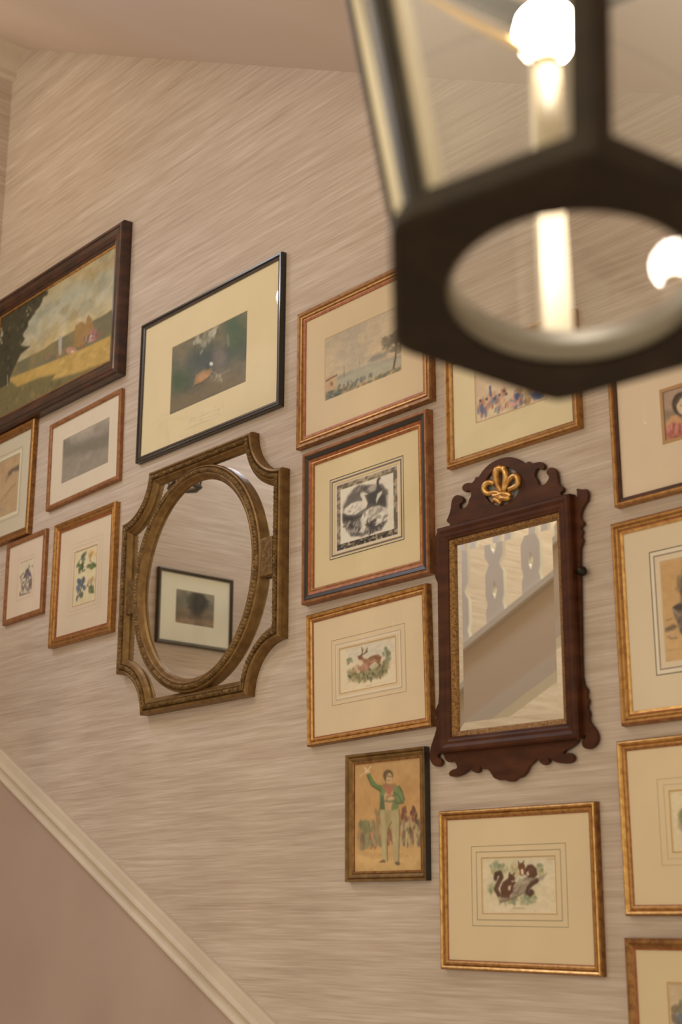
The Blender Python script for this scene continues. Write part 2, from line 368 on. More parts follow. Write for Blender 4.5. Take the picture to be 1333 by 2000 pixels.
        lum = (s.c @ np.array([.30, .55, .15]))[..., None]; s.c = s.c * .74 + lum * np.array([1.13, .97, .74]) * .26     # aged, slightly faded inks
        s.c = s.c * (1 + .11 * (fbm(nx, nz, max(8, nx // 9), 3, 21)[..., None] - .5))
        for _ in range(1):
            q_ = np.pad(s.c, ((1, 1), (1, 1), (0, 0)), 'edge'); s.c = (q_[:-2, 1:-1] + q_[2:, 1:-1] + q_[1:-1, :-2] + q_[1:-1, 2:] + 2 * q_[1:-1, 1:-1]) / 6
        c = np.clip(s.c, 0, 255) / 255.0; c = np.where(c <= .04045, c / 12.92, ((c + .055) / 1.055) ** 2.4)
        c = np.minimum(c / np.array(ILL), .88)
        at = me.color_attributes.new('ink', 'FLOAT_COLOR', 'POINT'); at.data.foreach_set('color', np.concatenate([c, np.ones((nz, nx, 1))], -1).astype(np.float32).ravel())
        me.materials.append(M['ink']); o = bpy.data.objects.new(name, me); COL.objects.link(o); o.parent = parent
        return o

# ------------------------------------------------------------------ framed pictures
def rect_loop(w, h, off, proud):
    a, b = w / 2 + off, h / 2 + off
    return [(-a, -proud, -b), (a, -proud, -b), (a, -proud, b), (-a, -proud, b)]
class Picture:
    """a framed picture hung on the gallery wall (or on another wall through to_wall)"""
    def __init__(s, name, label, cat, ps, quad=None, rect=None, wall='back'):
        s.ps = ps
        if quad:
            q = [W(*p, ps) for p in quad]; c = sum(q, Vector()) / 4
            w = ((q[1] - q[0]).length + (q[2] - q[3]).length) / 2; h = ((q[0] - q[3]).length + (q[1] - q[2]).length) / 2
            th = (math.atan2(q[1].z - q[0].z, q[1].x - q[0].x) + math.atan2(q[2].z - q[3].z, q[2].x - q[3].x) + math.atan2(-(q[0].x - q[3].x), q[0].z - q[3].z) + math.atan2(-(q[1].x - q[2].x), q[1].z - q[2].z)) / 4
        else:
            x0, x1, z0, z1 = rect; c = Vector(((x0 + x1) / 2, 0, (z0 + z1) / 2)); w, h, th = x1 - x0, z1 - z0, 0.0
        s.c, s.w, s.h, s.th = c, w, h, th
        s.root = empty(name, (c.x, D, c.z), (0, -th, 0)); tag(s.root, label, cat)
        s.ca, s.sa = math.cos(th), math.sin(th)
    def loc(s, px, py):
        p = W(px, py, s.ps); dx, dz = p.x - s.c.x, p.z - s.c.z
        return (dx * s.ca + dz * s.sa, -dx * s.sa + dz * s.ca)
    def lquad(s, pts):
        p = [s.loc(*q) for q in pts]
        return ((p[0][0] + p[3][0]) / 2, (p[1][0] + p[2][0]) / 2, (p[3][1] + p[2][1]) / 2, (p[0][1] + p[1][1]) / 2)
    def frame(s, parts):
        for name, m, prof in parts:
            loft(name, [rect_loop(s.w, s.h, o, p) for o, p in prof], m, s.root)
        return s
    def back(s):
        box('backing', (-s.w / 2 - .004, -s.ps + .004, -s.h / 2 - .004), (s.w / 2 + .004, 0, s.h / 2 + .004), M['black_brown'], s.root); return s
    def mat(s, win, col, col2=None, cut=.0022):
        x0, x1, z0, z1 = win; a, b = s.w / 2 + .004, s.h / 2 + .004
        L = [[(-a, -s.ps, -b), (a, -s.ps, -b), (a, -s.ps, b), (-a, -s.ps, b)], [(x0, -s.ps, z0), (x1, -s.ps, z0), (x1, -s.ps, z1), (x0, -s.ps, z1)]]
        e = .0016; L.append([(x0 + e, -s.ps + cut, z0 + e), (x1 - e, -s.ps + cut, z0 + e), (x1 - e, -s.ps + cut, z1 - e), (x0 + e, -s.ps + cut, z1 - e)])
        key = 'mat_%d_%d_%d' % col
        if key not in M: M[key] = simple('mat_board', O(*col), 0.85, spec=0.15, col2=O(*[c * .985 for c in col]), scale=(9, 9, 9))
        loft('mat', L, M[key], s.root); return s
    def rule(s, q, wd, col, name='ruled_line'):
        x0, x1, z0, z1 = q; key = 'rule_%d_%d_%d' % col
        if key not in M: M[key] = simple('ruled_ink', O(*col), 0.8, spec=0.1)
        L = [[(x0 - o, -s.ps - .0003, z0 - o), (x1 + o, -s.ps - .0003, z0 - o), (x1 + o, -s.ps - .0003, z1 + o), (x0 - o, -s.ps - .0003, z1 + o)] for o in (-wd / 2, wd / 2)]
        loft(name, L, M[key], s.root); return s
    def glaze(s, gap=.003):
        y = -s.ps - gap; a, b = s.w / 2 + .003, s.h / 2 + .003
        mesh('glass', [(-a, y, -b), (a, y, -b), (a, y, b), (-a, y, b)], [(0, 1, 2, 3)], M['glass'], s.root); return s
    def canvas(s, q, step, base): return Canvas(s, q, step, base)

G, GB, GBR, BO = M['gold'], M['gold_bright'], M['gold_brown'], M['bole']
def prof_simple(ps, w, d, m, extra=None):
    """sight lip, rounded face, outer edge down to the wall"""
    return [('frame', m, [(0, ps - .002), (0, ps + .004), (w * .25, ps + .006), (w * .5, d * .98), (w * .8, d), (w, d - .003), (w, 0)])]
def prof_ridged(ps, w, d, m, mr, mo):
    return [('frame_lip', m, [(0, ps - .002), (0, ps + .004), (w * .28, ps + .007)]),
            ('frame_cove', mr, [(w * .28, ps + .007), (w * .34, ps + .0055), (w * .55, d - .003), (w * .6, d - .003)]),
            ('frame', mo, [(w * .6, d - .003), (w * .68, d), (w * .85, d), (w, d - .004), (w, 0)])]

# --- A  oil landscape in the broad dark frame
Zt = zc(0, 400, 4.443)
TR, BR = W(226, 483, .016), W(217, 703, .016)
p = Picture('framed_oil_painting', 'oil landscape with dark tree and golden field in broad dark mahogany frame, upper left', 'painting', .016, rect=((TR.x + BR.x) / 2 - .750, (TR.x + BR.x) / 2, BR.z, TR.z)); p.back()
w = .070
p.frame([('gilt_slip', GB, [(0, .014), (0, .019), (.006, .021)]),
         ('frame', M['mahogany_dark'], [(.006, .021), (.007, .024), (.012, .026), (.016, .025), (.018, .028), (.030, .034), (.045, .036), (.050, .033), (.052, .036), (.060, .036), (.066, .030), (.067, .0)])])
c = p.canvas((-p.w / 2 - .002, p.w / 2 + .002, -p.h / 2 - .002, p.h / 2 + .002), .0024, (150, 140, 105)); c.T = Zt
c.grad([(0, (112, 98, 60)), (.25, (150, 118, 62)), (.42, (186, 155, 96)), (.62, (163, 150, 112)), (.8, (148, 143, 112)), (1, (160, 136, 88))])
c.noise((172, 145, 92), .2, 3, 3)
c.poly([(1010, 420), (640, 620), (700, 640), (1010, 560)], (172, 138, 82), .04, .8)
c.poly([(-600, 1640), (150, 1370), (380, 1250), (500, 1170), (640, 1095), (800, 1010), (985, 905), (985, 1150), (750, 1260), (100, 1500), (-600, 1800)], (106, 95, 60), .006, 1, .006)
c.noise((92, 84, 58), .25, 10, 5)
c.poly([(640, 1240), (655, 1060), (700, 1020), (745, 1030), (765, 955), (800, 990), (820, 1080), (760, 1180), (700, 1230)], (142, 100, 50), .006, .95, .01)
c.dabs([(380, 1340), (480, 1260), (640, 1230), (560, 1310)], 22, .008, [(128, 92, 64), (110, 84, 60), (140, 100, 66)], 3)
c.ell(810, 1130, 42, 55, (160, 92, 84), .006, .9); c.ell(770, 1165, 40, 30, (182, 120, 110), .005, .9); c.ell(620, 1265, 48, 30, (178, 112, 104), .005, .9); c.ell(630, 1275, 16, 10, (226, 190, 168), .003)
c.ell(800, 1140, 14, 10, (230, 200, 190), .003); c.poly([(505, 1150), (540, 1135), (535, 1300), (510, 1310)], (158, 142, 120), .004, .9)
c.dabs([(680, 1260), (720, 1150), (900, 1060), (860, 1180)], 16, .007, [(150, 70, 56), (120, 88, 60), (95, 82, 56)], 5, .7)
c.poly([(-600, 1750), (80, 1510), (400, 1380), (760, 1230), (990, 1120), (990, 1400), (600, 1560), (150, 1590), (-600, 1900)], (176, 133, 54), .006)
c.noise((150, 112, 46), .35, 12, 9, .6); c.dabs([(420, 1400), (980, 1150), (980, 1340), (560, 1520)], 30, .006, [(190, 146, 66), (158, 120, 52), (172, 134, 62)], 8, .6, 3, .1)
c.poly([(-600, 1800), (60, 1510), (150, 1580), (340, 1500), (480, 1470), (450, 1520), (700, 1450), (990, 1340), (990, 1500), (0, 1960), (-600, 2100)], (104, 88, 46), .01, .95)
c.dabs([(150, 1600), (600, 1520), (900, 1380), (600, 1560), (0, 1800)], 40, .009, [(116, 96, 48), (92, 78, 42), (128, 104, 50)], 12, .6)
c.poly([(-700, 1250), (-300, 700), (200, 700), (425, 745), (410, 790), (375, 810), (350, 880), (300, 940), (245, 1010), (240, 1050), (195, 1130), (215, 1160), (180, 1220), (260, 1230), (180, 1300), (155, 1350), (120, 1420), (90, 1500), (75, 1560), (0, 1600), (-600, 1800)], (66, 58, 36), .008, 1, .014, 4)
c.dabs([(-500, 1200), (200, 760), (400, 760), (180, 1200), (100, 1450), (-500, 1650)], 160, .009, [(78, 68, 40), (52, 46, 30), (92, 80, 48), (60, 54, 38)], 4, .7)
c.line([(64, 1480), (66, 1570)], .004, (150, 140, 112)); c.dabs([(0, 1040), (20, 1040), (20, 1200), (0, 1200)], 6, .006, [(150, 146, 118)], 6); c.dabs([(230, 890), (290, 890), (290, 1000), (230, 1000)], 6, .004, [(146, 140, 110)], 7)
c.build('canvas', .016, p.root)

# --- B  pheasant print, black frame
Zt = zc(250, 470, 3.92)
p = Picture('framed_bird_print', 'misty green pheasant print, cream mat, thin black frame, above the oval mirror', 'picture', .009, quad=[(287, 646), (548, 504.4), (540.8, 781), (274, 896.5)]); p.back()
p.frame([('frame_lip', M['black_brown'], [(0, .007), (0, .013), (.006, .015)]), ('frame', M['black'], [(.006, .015), (.008, .014), (.010, .0175), (.015, .0175), (.017, .015), (.0175, 0)])])
win = p.lquad([(336, 679), (484, 604), (480, 745), (331, 812)]); p.mat(win, (208, 180, 130), cut=.001)
c = p.canvas(win, .0018, (100, 96, 72)); c.T = Zt
c.grad([(0, (112, 92, 62)), (.25, (108, 96, 70)), (.55, (88, 92, 74)), (1, (118, 104, 76))]); c.noise((70, 80, 66), .7, 4, 2); c.noise((128, 110, 78), .4, 5, 3, lo=.5)
c.ell(390, 1080, 60, 90, (62, 82, 52), .04, .8); c.ell(830, 690, 70, 130, (70, 92, 66), .05, .8); c.ell(780, 640, 50, 70, (60, 88, 66), .04, .6); c.ell(600, 900, 160, 90, (66, 76, 72), .05, .8); c.ell(400, 860, 60, 90, (122, 106, 78), .06, .6); c.ell(700, 890, 55, 80, (122, 104, 92), .03, .8); c.ell(690, 1050, 80, 60, (126, 108, 84), .03, .6)
c.poly([(330, 1340), (330, 1220), (520, 1130), (900, 1000), (905, 1080)], (116, 96, 66), .03, .8)
c.poly([(500, 1110), (520, 1030), (570, 995), (640, 980), (620, 1040), (560, 1085)], (170, 118, 72), .012, .95); c.ell(575, 1045, 42, 26, (186, 128, 78), .01, .8, -.4); c.line([(510, 1110), (560, 1090), (640, 1030), (660, 985)], .004, (82, 62, 44), .004, .8)
c.line([(640, 1000), (700, 1030), (780, 985)], .003, (150, 130, 96), .004, .7); c.ell(636, 942, 14, 14, (206, 200, 180), .004); c.ell(610, 960, 14, 22, (70, 74, 76), .006)
c.dabs([(500, 770), (560, 710), (690, 650), (690, 700), (600, 780), (560, 860), (530, 850)], 26, .008, [(184, 174, 148), (160, 150, 122), (138, 130, 100), (84, 82, 64)], 4, .6, 1.8)
c.line([(515, 780), (510, 900), (505, 1000)], .004, (76, 74, 58), .006, .7); c.line([(760, 720), (770, 800)], .004, (150, 158, 130), .006, .6); c.dabs([(630, 1040), (700, 1010), (720, 1080), (640, 1090)], 10, .006, [(178, 158, 120), (142, 120, 84)], 8, .6)
c.build('print', .009 - .001, p.root)
cap = p.canvas(p.lquad(Zt([(440, 1350), (730, 1255), (730, 1340), (440, 1440)])), .0022, (208, 180, 130)); cap.T = Zt
for k, (y0, y1, a) in enumerate(((1380, 1285, .5), (1400, 1320, .38), (1425, 1350, .28))):
    n = 16
    for i in range(n):
        t0 = i / n; t1 = t0 + .6 / n; cap.line([(462 + 250 * t0, y0 + (y1 - y0) * t0), (462 + 250 * t1, y0 + (y1 - y0) * t1)], .003, (168, 142, 96), .004, a * (.6 + .5 * random.random()))
cap.build('caption', .0094, p.root); p.glaze()

# --- C  grey landscape
p = Picture('framed_grey_landscape', 'small grey misty hillside print in brown frame, under the oil painting', 'picture', .008, quad=[(102.7, 834.5), (233, 775), (230, 933), (99, 984)]); p.back()
p.frame(prof_simple(.008, .0155, .015, M['copper']))
win = p.lquad([(122, 857), (214, 817), (211, 905.5), (119.6, 943)]); p.mat(win, (203, 177, 140))
c = p.canvas(win, .0022, (140, 125, 105)); c.T = zc(0, 750, 3.846)
c.grad([(0, (148, 128, 102)), (.5, (134, 117, 94)), (.7, (138, 121, 99)), (1, (160, 142, 118))]); c.noise((126, 110, 88), .5, 4, 6)
c.poly([(460, 420), (500, 400), (530, 450), (620, 430), (690, 400), (740, 395), (820, 360), (820, 480), (460, 560)], (112, 100, 80), .02, .7, .01); c.poly([(460, 560), (820, 470), (820, 600), (460, 750)], (136, 120, 98), .02, .6); c.line([(560, 680), (600, 580), (680, 520)], .012, (150, 134, 112), .02, .6); c.line([(480, 420), (482, 470)], .008, (100, 92, 76), .01, .6)
c.build('print', .006, p.root); p.glaze()

# --- D  brown sketch, cut by the left edge
TR, BR = W(62, 837, .009), W(52, 1029.5, .009)
p = Picture('framed_brown_sketch', 'brown paper sketch in gilt frame at the left edge, under the oil painting', 'picture', .009, rect=((TR.x + BR.x) / 2 - .30, (TR.x + BR.x) / 2, BR.z, TR.z)); p.back()
p.frame([('frame_lip', M['gold_brown'], [(0, .007), (0, .013), (.010, .015)]), ('frame', G, [(.010, .015), (.013, .013), (.018, .019), (.024, .020), (.027, .017)]), ('frame_side', M['gold_brown'], [(.027, .017), (.028, 0)])])
aTR, aBR = p.loc(39.5, 884), p.loc(35, 996)
win = (aTR[0] - .20, aTR[0], (aBR[1]), aTR[1]); p.mat(win, (190, 167, 130)); x0, x1, z0, z1 = win
p.rule((x0 - .006, x1 + .006, z0 - .006, z1 + .006), .006, (206, 186, 140), 'cream_band'); p.rule((x0 - .017, x1 + .017, z0 - .018, z1 + .018), .0016, (140, 118, 82))
c = p.canvas(win, .0024, (178, 136, 88)); c.T = zc(0, 750, 3.846); c.noise((166, 122, 78), .5, 6, 2)
c.poly([(60, 660), (80, 640), (140, 600), (142, 645), (90, 660), (60, 700)], (96, 76, 58), .008, .85, .006); c.line([(60, 660), (40, 740)], .004, (110, 84, 60), .005, .8); c.line([(30, 840), (80, 780), (110, 750)], .003, (112, 84, 58), .005, .8); c.line([(0, 880), (60, 830)], .002, (128, 96, 64), .004, .7); c.ell(10, 945, 30, 14, (150, 124, 92), .01, .8)
c.build('print', .007, p.root); p.glaze()

# --- E  small violet flower print
p = Picture('framed_violet_flowers', 'smallest print, a violet flower sprig in coppery frame, lower left', 'picture', .008, quad=[(18.7, 1070), (85, 1046), (80.6, 1192), (13.5, 1207.6)]); p.back()
p.frame(prof_simple(.008, .0165, .014, M['copper']))
win = p.lquad([(37, 1098), (64.5, 1092), (62, 1159.5), (37, 1164)]); p.mat(win, (206, 175, 140)); x0, x1, z0, z1 = win
p.rule((x0 - .010, x1 + .010, z0 - .010, z1 + .010), .0014, (190, 158, 112))
c = p.canvas(win, .0018, (200, 178, 138)); c.T = zc(0, 750, 3.846)
R_ = [(142, 1450), (190, 1380), (245, 1330), (240, 1560), (145, 1590)]
c.dabs(R_, 60, .005, [(120, 92, 98), (96, 74, 76), (110, 104, 70), (150, 112, 110), (186, 164, 132)], 3, .7, 1.8); c.line([(150, 1585), (238, 1568)], .006, (120, 84, 74), .004, .8); c.line([(165, 1580), (190, 1470), (215, 1400)], .003, (96, 86, 60), .003, .8); c.dabs([(160, 1440), (215, 1380), (230, 1440), (180, 1490)], 14, .006, [(88, 64, 78), (104, 82, 96)], 9, .85)
c.build('print', .006, p.root); p.glaze()

# --- F  botanical print with four flower sprays
Zt = zc(0, 750, 3.846)
p = Picture('framed_botanical_print', 'botanical print of four flower sprays in gilt frame, left of the oval mirror', 'picture', .008, quad=[(119.6, 1040), (219, 1005), (211, 1216.7), (110.5, 1245)]); p.back()
p.frame([('frame_lip', BO, [(0, .006), (0, .011), (.006, .012)]), ('frame', G, [(.006, .012), (.010, .016), (.015, .017), (.018, .015), (.021, .018), (.027, .020), (.030, .017), (.031, 0)])])
win = p.lquad([(145.6, 1079), (188.5, 1064.6), (186.7, 1175), (142.5, 1181.6)]); p.mat(win, (204, 175, 136)); x0, x1, z0, z1 = win
p.rule((x0 - .0008, x1 + .0008, z0 - .0008, z1 + .0008), .0018, (168, 122, 70)); p.rule((x0 - .016, x1 + .016, z0 - .014, z1 + .014), .0013, (188, 158, 112)); p.rule((x0 - .030, x1 + .030, z0 - .026, z1 + .026), .0012, (192, 164, 120))
c = p.canvas(win, .0018, (206, 180, 128)); c.T = Zt
c.dabs([(575, 1350), (630, 1330), (635, 1400), (590, 1420)], 14, .005, [(70, 84, 44), (92, 104, 60), (58, 70, 40)], 1, .85, 1.8); c.line([(600, 1420), (585, 1340), (635, 1270)], .003, (84, 92, 54), .003); c.dabs([(600, 1270), (640, 1270), (640, 1320), (605, 1330)], 8, .005, [(104, 110, 84), (84, 92, 60)], 2, .8, 1.8)
c.dabs([(660, 1250), (715, 1230), (715, 1290), (665, 1310)], 16, .006, [(212, 160, 84), (222, 176, 104), (196, 138, 70)], 3, .85); c.line([(700, 1360), (670, 1320), (690, 1260)], .003, (100, 100, 58), .003); c.dabs([(655, 1365), (705, 1350), (705, 1380), (660, 1385)], 8, .005, [(78, 96, 48), (100, 112, 56)], 4, .9, 2.2, .1)
c.dabs([(575, 1480), (630, 1455), (632, 1530), (575, 1570)], 26, .006, [(82, 88, 100), (98, 104, 112), (66, 72, 78)], 5, .85, 1.3); c.line([(572, 1615), (600, 1560), (615, 1500)], .004, (72, 80, 60), .003); c.dabs([(570, 1610), (610, 1560), (618, 1590), (580, 1620)], 7, .004, [(76, 84, 70), (88, 96, 64)], 6, .9, 2)
c.dabs([(655, 1470), (710, 1440), (710, 1480), (660, 1500)], 12, .005, [(202, 160, 104), (180, 140, 96)], 7, .8, 1.8); c.line([(680, 1565), (678, 1500), (690, 1450)], .003, (112, 106, 62), .003); c.dabs([(650, 1510), (705, 1500), (700, 1560), (655, 1565)], 14, .004, [(112, 112, 62), (88, 96, 54)], 8, .85, 2.2)
c.build('print', .006, p.root); p.glaze()

# --- G  watercolour of a river
Zt = zc(570, 520, 4.443)
BLq, BRq, TLq = W(599, 853, .009), W(828.8, 764, .009), W(598, 630, .009)
p = Picture('framed_river_watercolour', 'pale river watercolour with leaning tree, gilt frame, partly behind the lantern', 'picture', .009, rect=((BLq.x + TLq.x) / 2, BRq.x, (BLq.z + BRq.z) / 2, TLq.z)); p.back()
p.frame([('frame_lip', BO, [(0, .007), (0, .012), (.006, .013)]), ('frame', G, [(.006, .013), (.009, .0125), (.011, .016), (.015, .0165), (.017, .014), (.020, .0175)]), ('frame_edge', M['gold_brown'], [(.020, .0175), (.027, .0185), (.030, .015), (.030, 0)])])
aTL, aBL, aBR = p.loc(634, 662), p.loc(635, 783), p.loc(785, 723.7)
win = ((aTL[0] + aBL[0]) / 2, aBR[0], (aBL[1] + aBR[1]) / 2, aTL[1]); p.mat(win, (204, 172, 126))
c = p.canvas(win, .0014, (196, 166, 120)); c.T = Zt
c.grad([(0, (172, 150, 108)), (.2, (184, 156, 112)), (.35, (196, 164, 118)), (.7, (190, 160, 120)), (1, (172, 150, 118))]); c.noise((166, 148, 122), .6, 3, 5, .7, .45, .65); c.noise((200, 168, 122), .5, 5, 7, 2.0)
c.poly([(285, 1000), (480, 915), (650, 845), (960, 780), (960, 850), (800, 930), (600, 1010), (285, 1100)], (158, 150, 122), .012, .85); c.poly([(380, 960), (960, 760), (960, 790), (640, 860), (400, 980)], (140, 130, 108), .006, .6)
c.poly([(290, 1170), (285, 1090), (400, 1050), (560, 1010), (780, 960), (850, 910), (960, 840), (960, 905), (700, 1000)], (170, 136, 90), .012, .8); c.dabs([(290, 1150), (440, 1060), (640, 1000), (900, 880), (940, 900), (500, 1080)], 50, .004, [(112, 110, 78), (140, 120, 80), (152, 108, 70), (96, 100, 80)], 3, .7, 2, .3)
c.poly([(288, 1170), (290, 1090), (420, 1060), (440, 1110)], (120, 118, 92), .006, .8); c.dabs([(290, 1160), (300, 1090), (420, 1070), (430, 1110)], 20, .003, [(86, 88, 72), (100, 98, 76)], 4, .7, 2.5, .25)
c.poly([(288, 1000), (290, 960), (385, 945), (385, 1060), (290, 1090)], (196, 146, 98), .004, .9); c.line([(285, 1000), (388, 942)], .004, (116, 84, 60), .003); c.ell(342, 1018, 12, 20, (130, 92, 56), .003, .8)
c.dabs([(390, 1030), (560, 980), (700, 920), (700, 950), (480, 1060), (400, 1080)], 40, .003, [(96, 100, 88), (116, 112, 92), (84, 84, 72)], 6, .6, 1.5, 1.4)
c.poly([(650, 830), (700, 770), (810, 745), (815, 780), (700, 830)], (132, 120, 108), .008, .8, .006); c.line([(452, 960), (450, 870)], .002, (120, 106, 84), .002, .8); c.line([(585, 850), (583, 800)], .002, (130, 114, 90), .002, .7); c.ell(452, 940, 12, 25, (140, 124, 98), .004, .6)
c.line([(880, 880), (895, 800), (905, 700), (900, 620)], .006, (104, 78, 54), .003); c.line([(905, 720), (850, 690), (790, 680)], .003, (112, 92, 66), .003, .8); c.line([(905, 680), (850, 640), (780, 625)], .003, (112, 92, 66), .003, .8)
c.dabs([(780, 610), (900, 570), (960, 560), (960, 740), (820, 730), (780, 690)], 46, .005, [(112, 98, 74), (130, 112, 84), (100, 88, 66)], 9, .6, 2.2, .2)
c.build('print', .007, p.root); p.glaze()

# --- H  geese engraving
Zt = zc(580, 800, 4.76)
p = Picture('framed_goose_engraving', 'black and white engraving of geese with ruled cream mat in black-banded gilt frame', 'picture', .010, quad=[(614.7, 909), (819, 837.8), (823, 1095), (615, 1149.8)]); p.back()
p.frame([('frame_lip', BO, [(0, .008), (0, .013), (.003, .014)]), ('gilt_bead', G, [(.003, .014), (.005, .0155), (.008, .0145)]), ('inner_band', BO, [(.008, .0145), (.015, .0175)]), ('black_band', M['black'], [(.015, .0175), (.017, .019), (.025, .021), (.027, .020)]), ('frame', M['copper'], [(.027, .020), (.029, .0225), (.034, .0225), (.0365, .019), (.037, 0)])])
win = p.lquad([(653, 947), (779, 904.5), (780.5, 1047), (654, 1081)]); p.mat(win, (205, 175, 124)); x0, x1, z0, z1 = win
lq = p.lquad([(645, 938.6), (788, 890), (789.6, 1054), (645.5, 1093)]); p.rule(lq, .0022, (92, 80, 66)); e = .0075
p.rule((lq[0] + e, lq[1] - e, lq[2] + e, lq[3] - e), .0042, (112, 94, 82))
c = p.canvas(win, .0013, (206, 180, 152)); c.T = Zt
b = p.lquad([(656.7, 949), (775, 909), (776.4, 1042.6), (657.7, 1075)]); U, Vv = c.X, c.Z
t = .0135; inb = (U > b[0]) & (U < b[1]) & (Vv > b[2]) & (Vv < b[3]); ins = (U > b[0] + t) & (U < b[1] - t) & (Vv > b[2] + t) & (Vv < b[3] - t)
n = fbm(c.nx, c.nz, 22, 3, 4); c.mix((inb & ~ins) * (.75 + .25 * n), (150, 128, 92)); c.mix((inb & ~ins) * np.clip((n - .42) * 5, 0, 1), (104, 88, 66))
lo = (inb & ~ins) & (Vv < b[2] + t) & (U < b[0] + .5 * (b[1] - b[0]) * 2); c.mix(lo * np.clip((fbm(c.nx, c.nz, 40, 2, 8) - .38) * 6, 0, 1), (62, 54, 46))
c.mix(ins * 1.0, (216, 192, 162))
c.poly([(420, 1010), (430, 900), (470, 810), (540, 730), (620, 690), (700, 690), (740, 700), (790, 690), (840, 740), (845, 780), (825, 800), (828, 900), (840, 960), (830, 1040), (790, 1110), (700, 1150), (560, 1180), (500, 1180), (440, 1100)], (112, 100, 88), .006, 1, .008)
c.noise((70, 62, 56), 0, 5, 2)
c.poly([(430, 900), (480, 800), (560, 720), (600, 800), (560, 860), (450, 930)], (96, 86, 76), .02, .8); c.poly([(640, 760), (720, 740), (790, 760), (830, 800), (825, 900), (700, 890), (650, 900)], (62, 56, 50), .02, .9); c.poly([(425, 980), (520, 990), (600, 980), (520, 1040), (430, 1040)], (52, 46, 42), .012, .9)
c.dabs([(430, 1060), (560, 1040), (600, 1120), (560, 1170), (470, 1150)], 60, .003, [(150, 136, 118), (86, 76, 68), (60, 54, 50), (176, 160, 140)], 3, .7, 2.2, .6); c.dabs([(640, 1090), (800, 1030), (780, 1110), (640, 1160)], 40, .003, [(80, 72, 64), (150, 134, 116), (60, 54, 48)], 5, .7, 2)
c.dabs([(540, 720), (640, 690), (660, 780), (560, 800)], 26, .003, [(128, 114, 100), (78, 70, 62)], 6, .6, 2.4, .8)
c.poly([(440, 920), (500, 870), (560, 850), (600, 850), (605, 830), (585, 800), (590, 775), (620, 765), (655, 785), (625, 795), (640, 830), (655, 870), (640, 910), (590, 940), (540, 975), (470, 980), (430, 960)], (208, 190, 164), .004, .95); c.dabs([(450, 930), (560, 870), (620, 900), (520, 970)], 26, .0028, [(150, 134, 114), (186, 168, 144), (222, 206, 182)], 7, .7, 2.2, .5)
c.poly([(700, 770), (745, 740), (735, 690), (740, 650), (765, 620), (775, 640), (760, 655), (758, 690), (790, 740), (770, 780), (740, 850), (720, 880), (690, 860)], (66, 60, 54), .004, .95); c.poly([(745, 780), (785, 750), (790, 775), (755, 830), (735, 870), (730, 840)], (204, 188, 164), .004, .9); c.poly([(650, 740), (690, 700), (735, 700), (725, 750), (680, 770)], (178, 160, 138), .006, .8)
c.poly([(575, 1140), (600, 1080), (585, 1020), (620, 950), (680, 910), (760, 890), (830, 915), (845, 970), (820, 1030), (760, 1060), (680, 1040), (640, 1090), (615, 1145)], (202, 184, 158), .005, .95); c.dabs([(610, 980), (700, 910), (830, 930), (830, 1010), (740, 1060), (640, 1040)], 70, .0032, [(150, 134, 114), (120, 106, 92), (222, 206, 182), (178, 160, 136)], 9, .7, 2.2, .5); c.dabs([(640, 1060), (720, 1030), (730, 1090), (670, 1110)], 16, .003, [(80, 70, 62), (60, 54, 48)], 10, .8, 2)
c.build('print', .008, p.root); p.glaze()

# --- I  deer print
Zt = zc(590, 1130, 4.937)
p = Picture('framed_deer_print', 'print of a spotted deer in grass, ruled cream mat, ridged gilt frame', 'picture', .009, quad=[(613, 1217), (826, 1160), (832, 1401.4), (614.7, 1441)]); p.back()
p.frame([('frame_lip', BO, [(0, .007), (0, .011), (.003, .012)]), ('frame', GB, [(.003, .012), (.006, .0145), (.009, .014), (.010, .012), (.012, .016), (.018, .0175)]), ('frame_side', M['gold_brown'], [(.018, .0175), (.0205, .015), (.021, 0)])])
win = p.lquad([(663, 1268.7), (772, 1242), (775, 1330), (664.5, 1357)]); p.mat(win, (205, 173, 128)); x0, x1, z0, z1 = win
p.rule((x0 - .0006, x1 + .0006, z0 - .0006, z1 + .0006), .0016, (176, 132, 84)); p.rule(p.lquad([(646.7, 1252.5), (790.5, 1217.5), (794.6, 1348.8), (650.8, 1379.5)]), .0014, (160, 132, 96)); e = p.lquad([(655, 1261), (782.5, 1229.5), (785.5, 1342), (657.5, 1368)]); p.rule(e, .0026, (182, 154, 120)); p.rule((e[0] + .004, e[1] - .004, e[2] + .004, e[3] - .004), .005, (212, 182, 142), 'tinted_band')
c = p.canvas(win, .0013, (212, 182, 140)); c.T = Zt
c.ell(660, 700, 220, 110, (186, 172, 146), .05, .8, -.2); c.poly([(440, 900), (520, 850), (600, 880), (760, 830), (840, 760), (830, 860), (780, 940), (640, 970), (520, 990), (450, 970)], (128, 118, 72), .014, .9, .01)
c.dabs([(440, 920), (560, 860), (700, 860), (830, 760), (820, 880), (760, 950), (560, 990), (460, 980)], 90, .0032, [(98, 98, 56), (142, 128, 78), (84, 84, 50), (160, 138, 90), (120, 96, 62)], 3, .75, 1.8)
c.dabs([(765, 760), (800, 650), (830, 680), (860, 760), (810, 800)], 22, .0035, [(138, 136, 104), (110, 112, 72), (126, 122, 84)], 4, .7, 1.6); c.dabs([(420, 800), (460, 760), (490, 820), (470, 850)], 14, .0035, [(140, 136, 98), (116, 116, 72)], 5, .7)
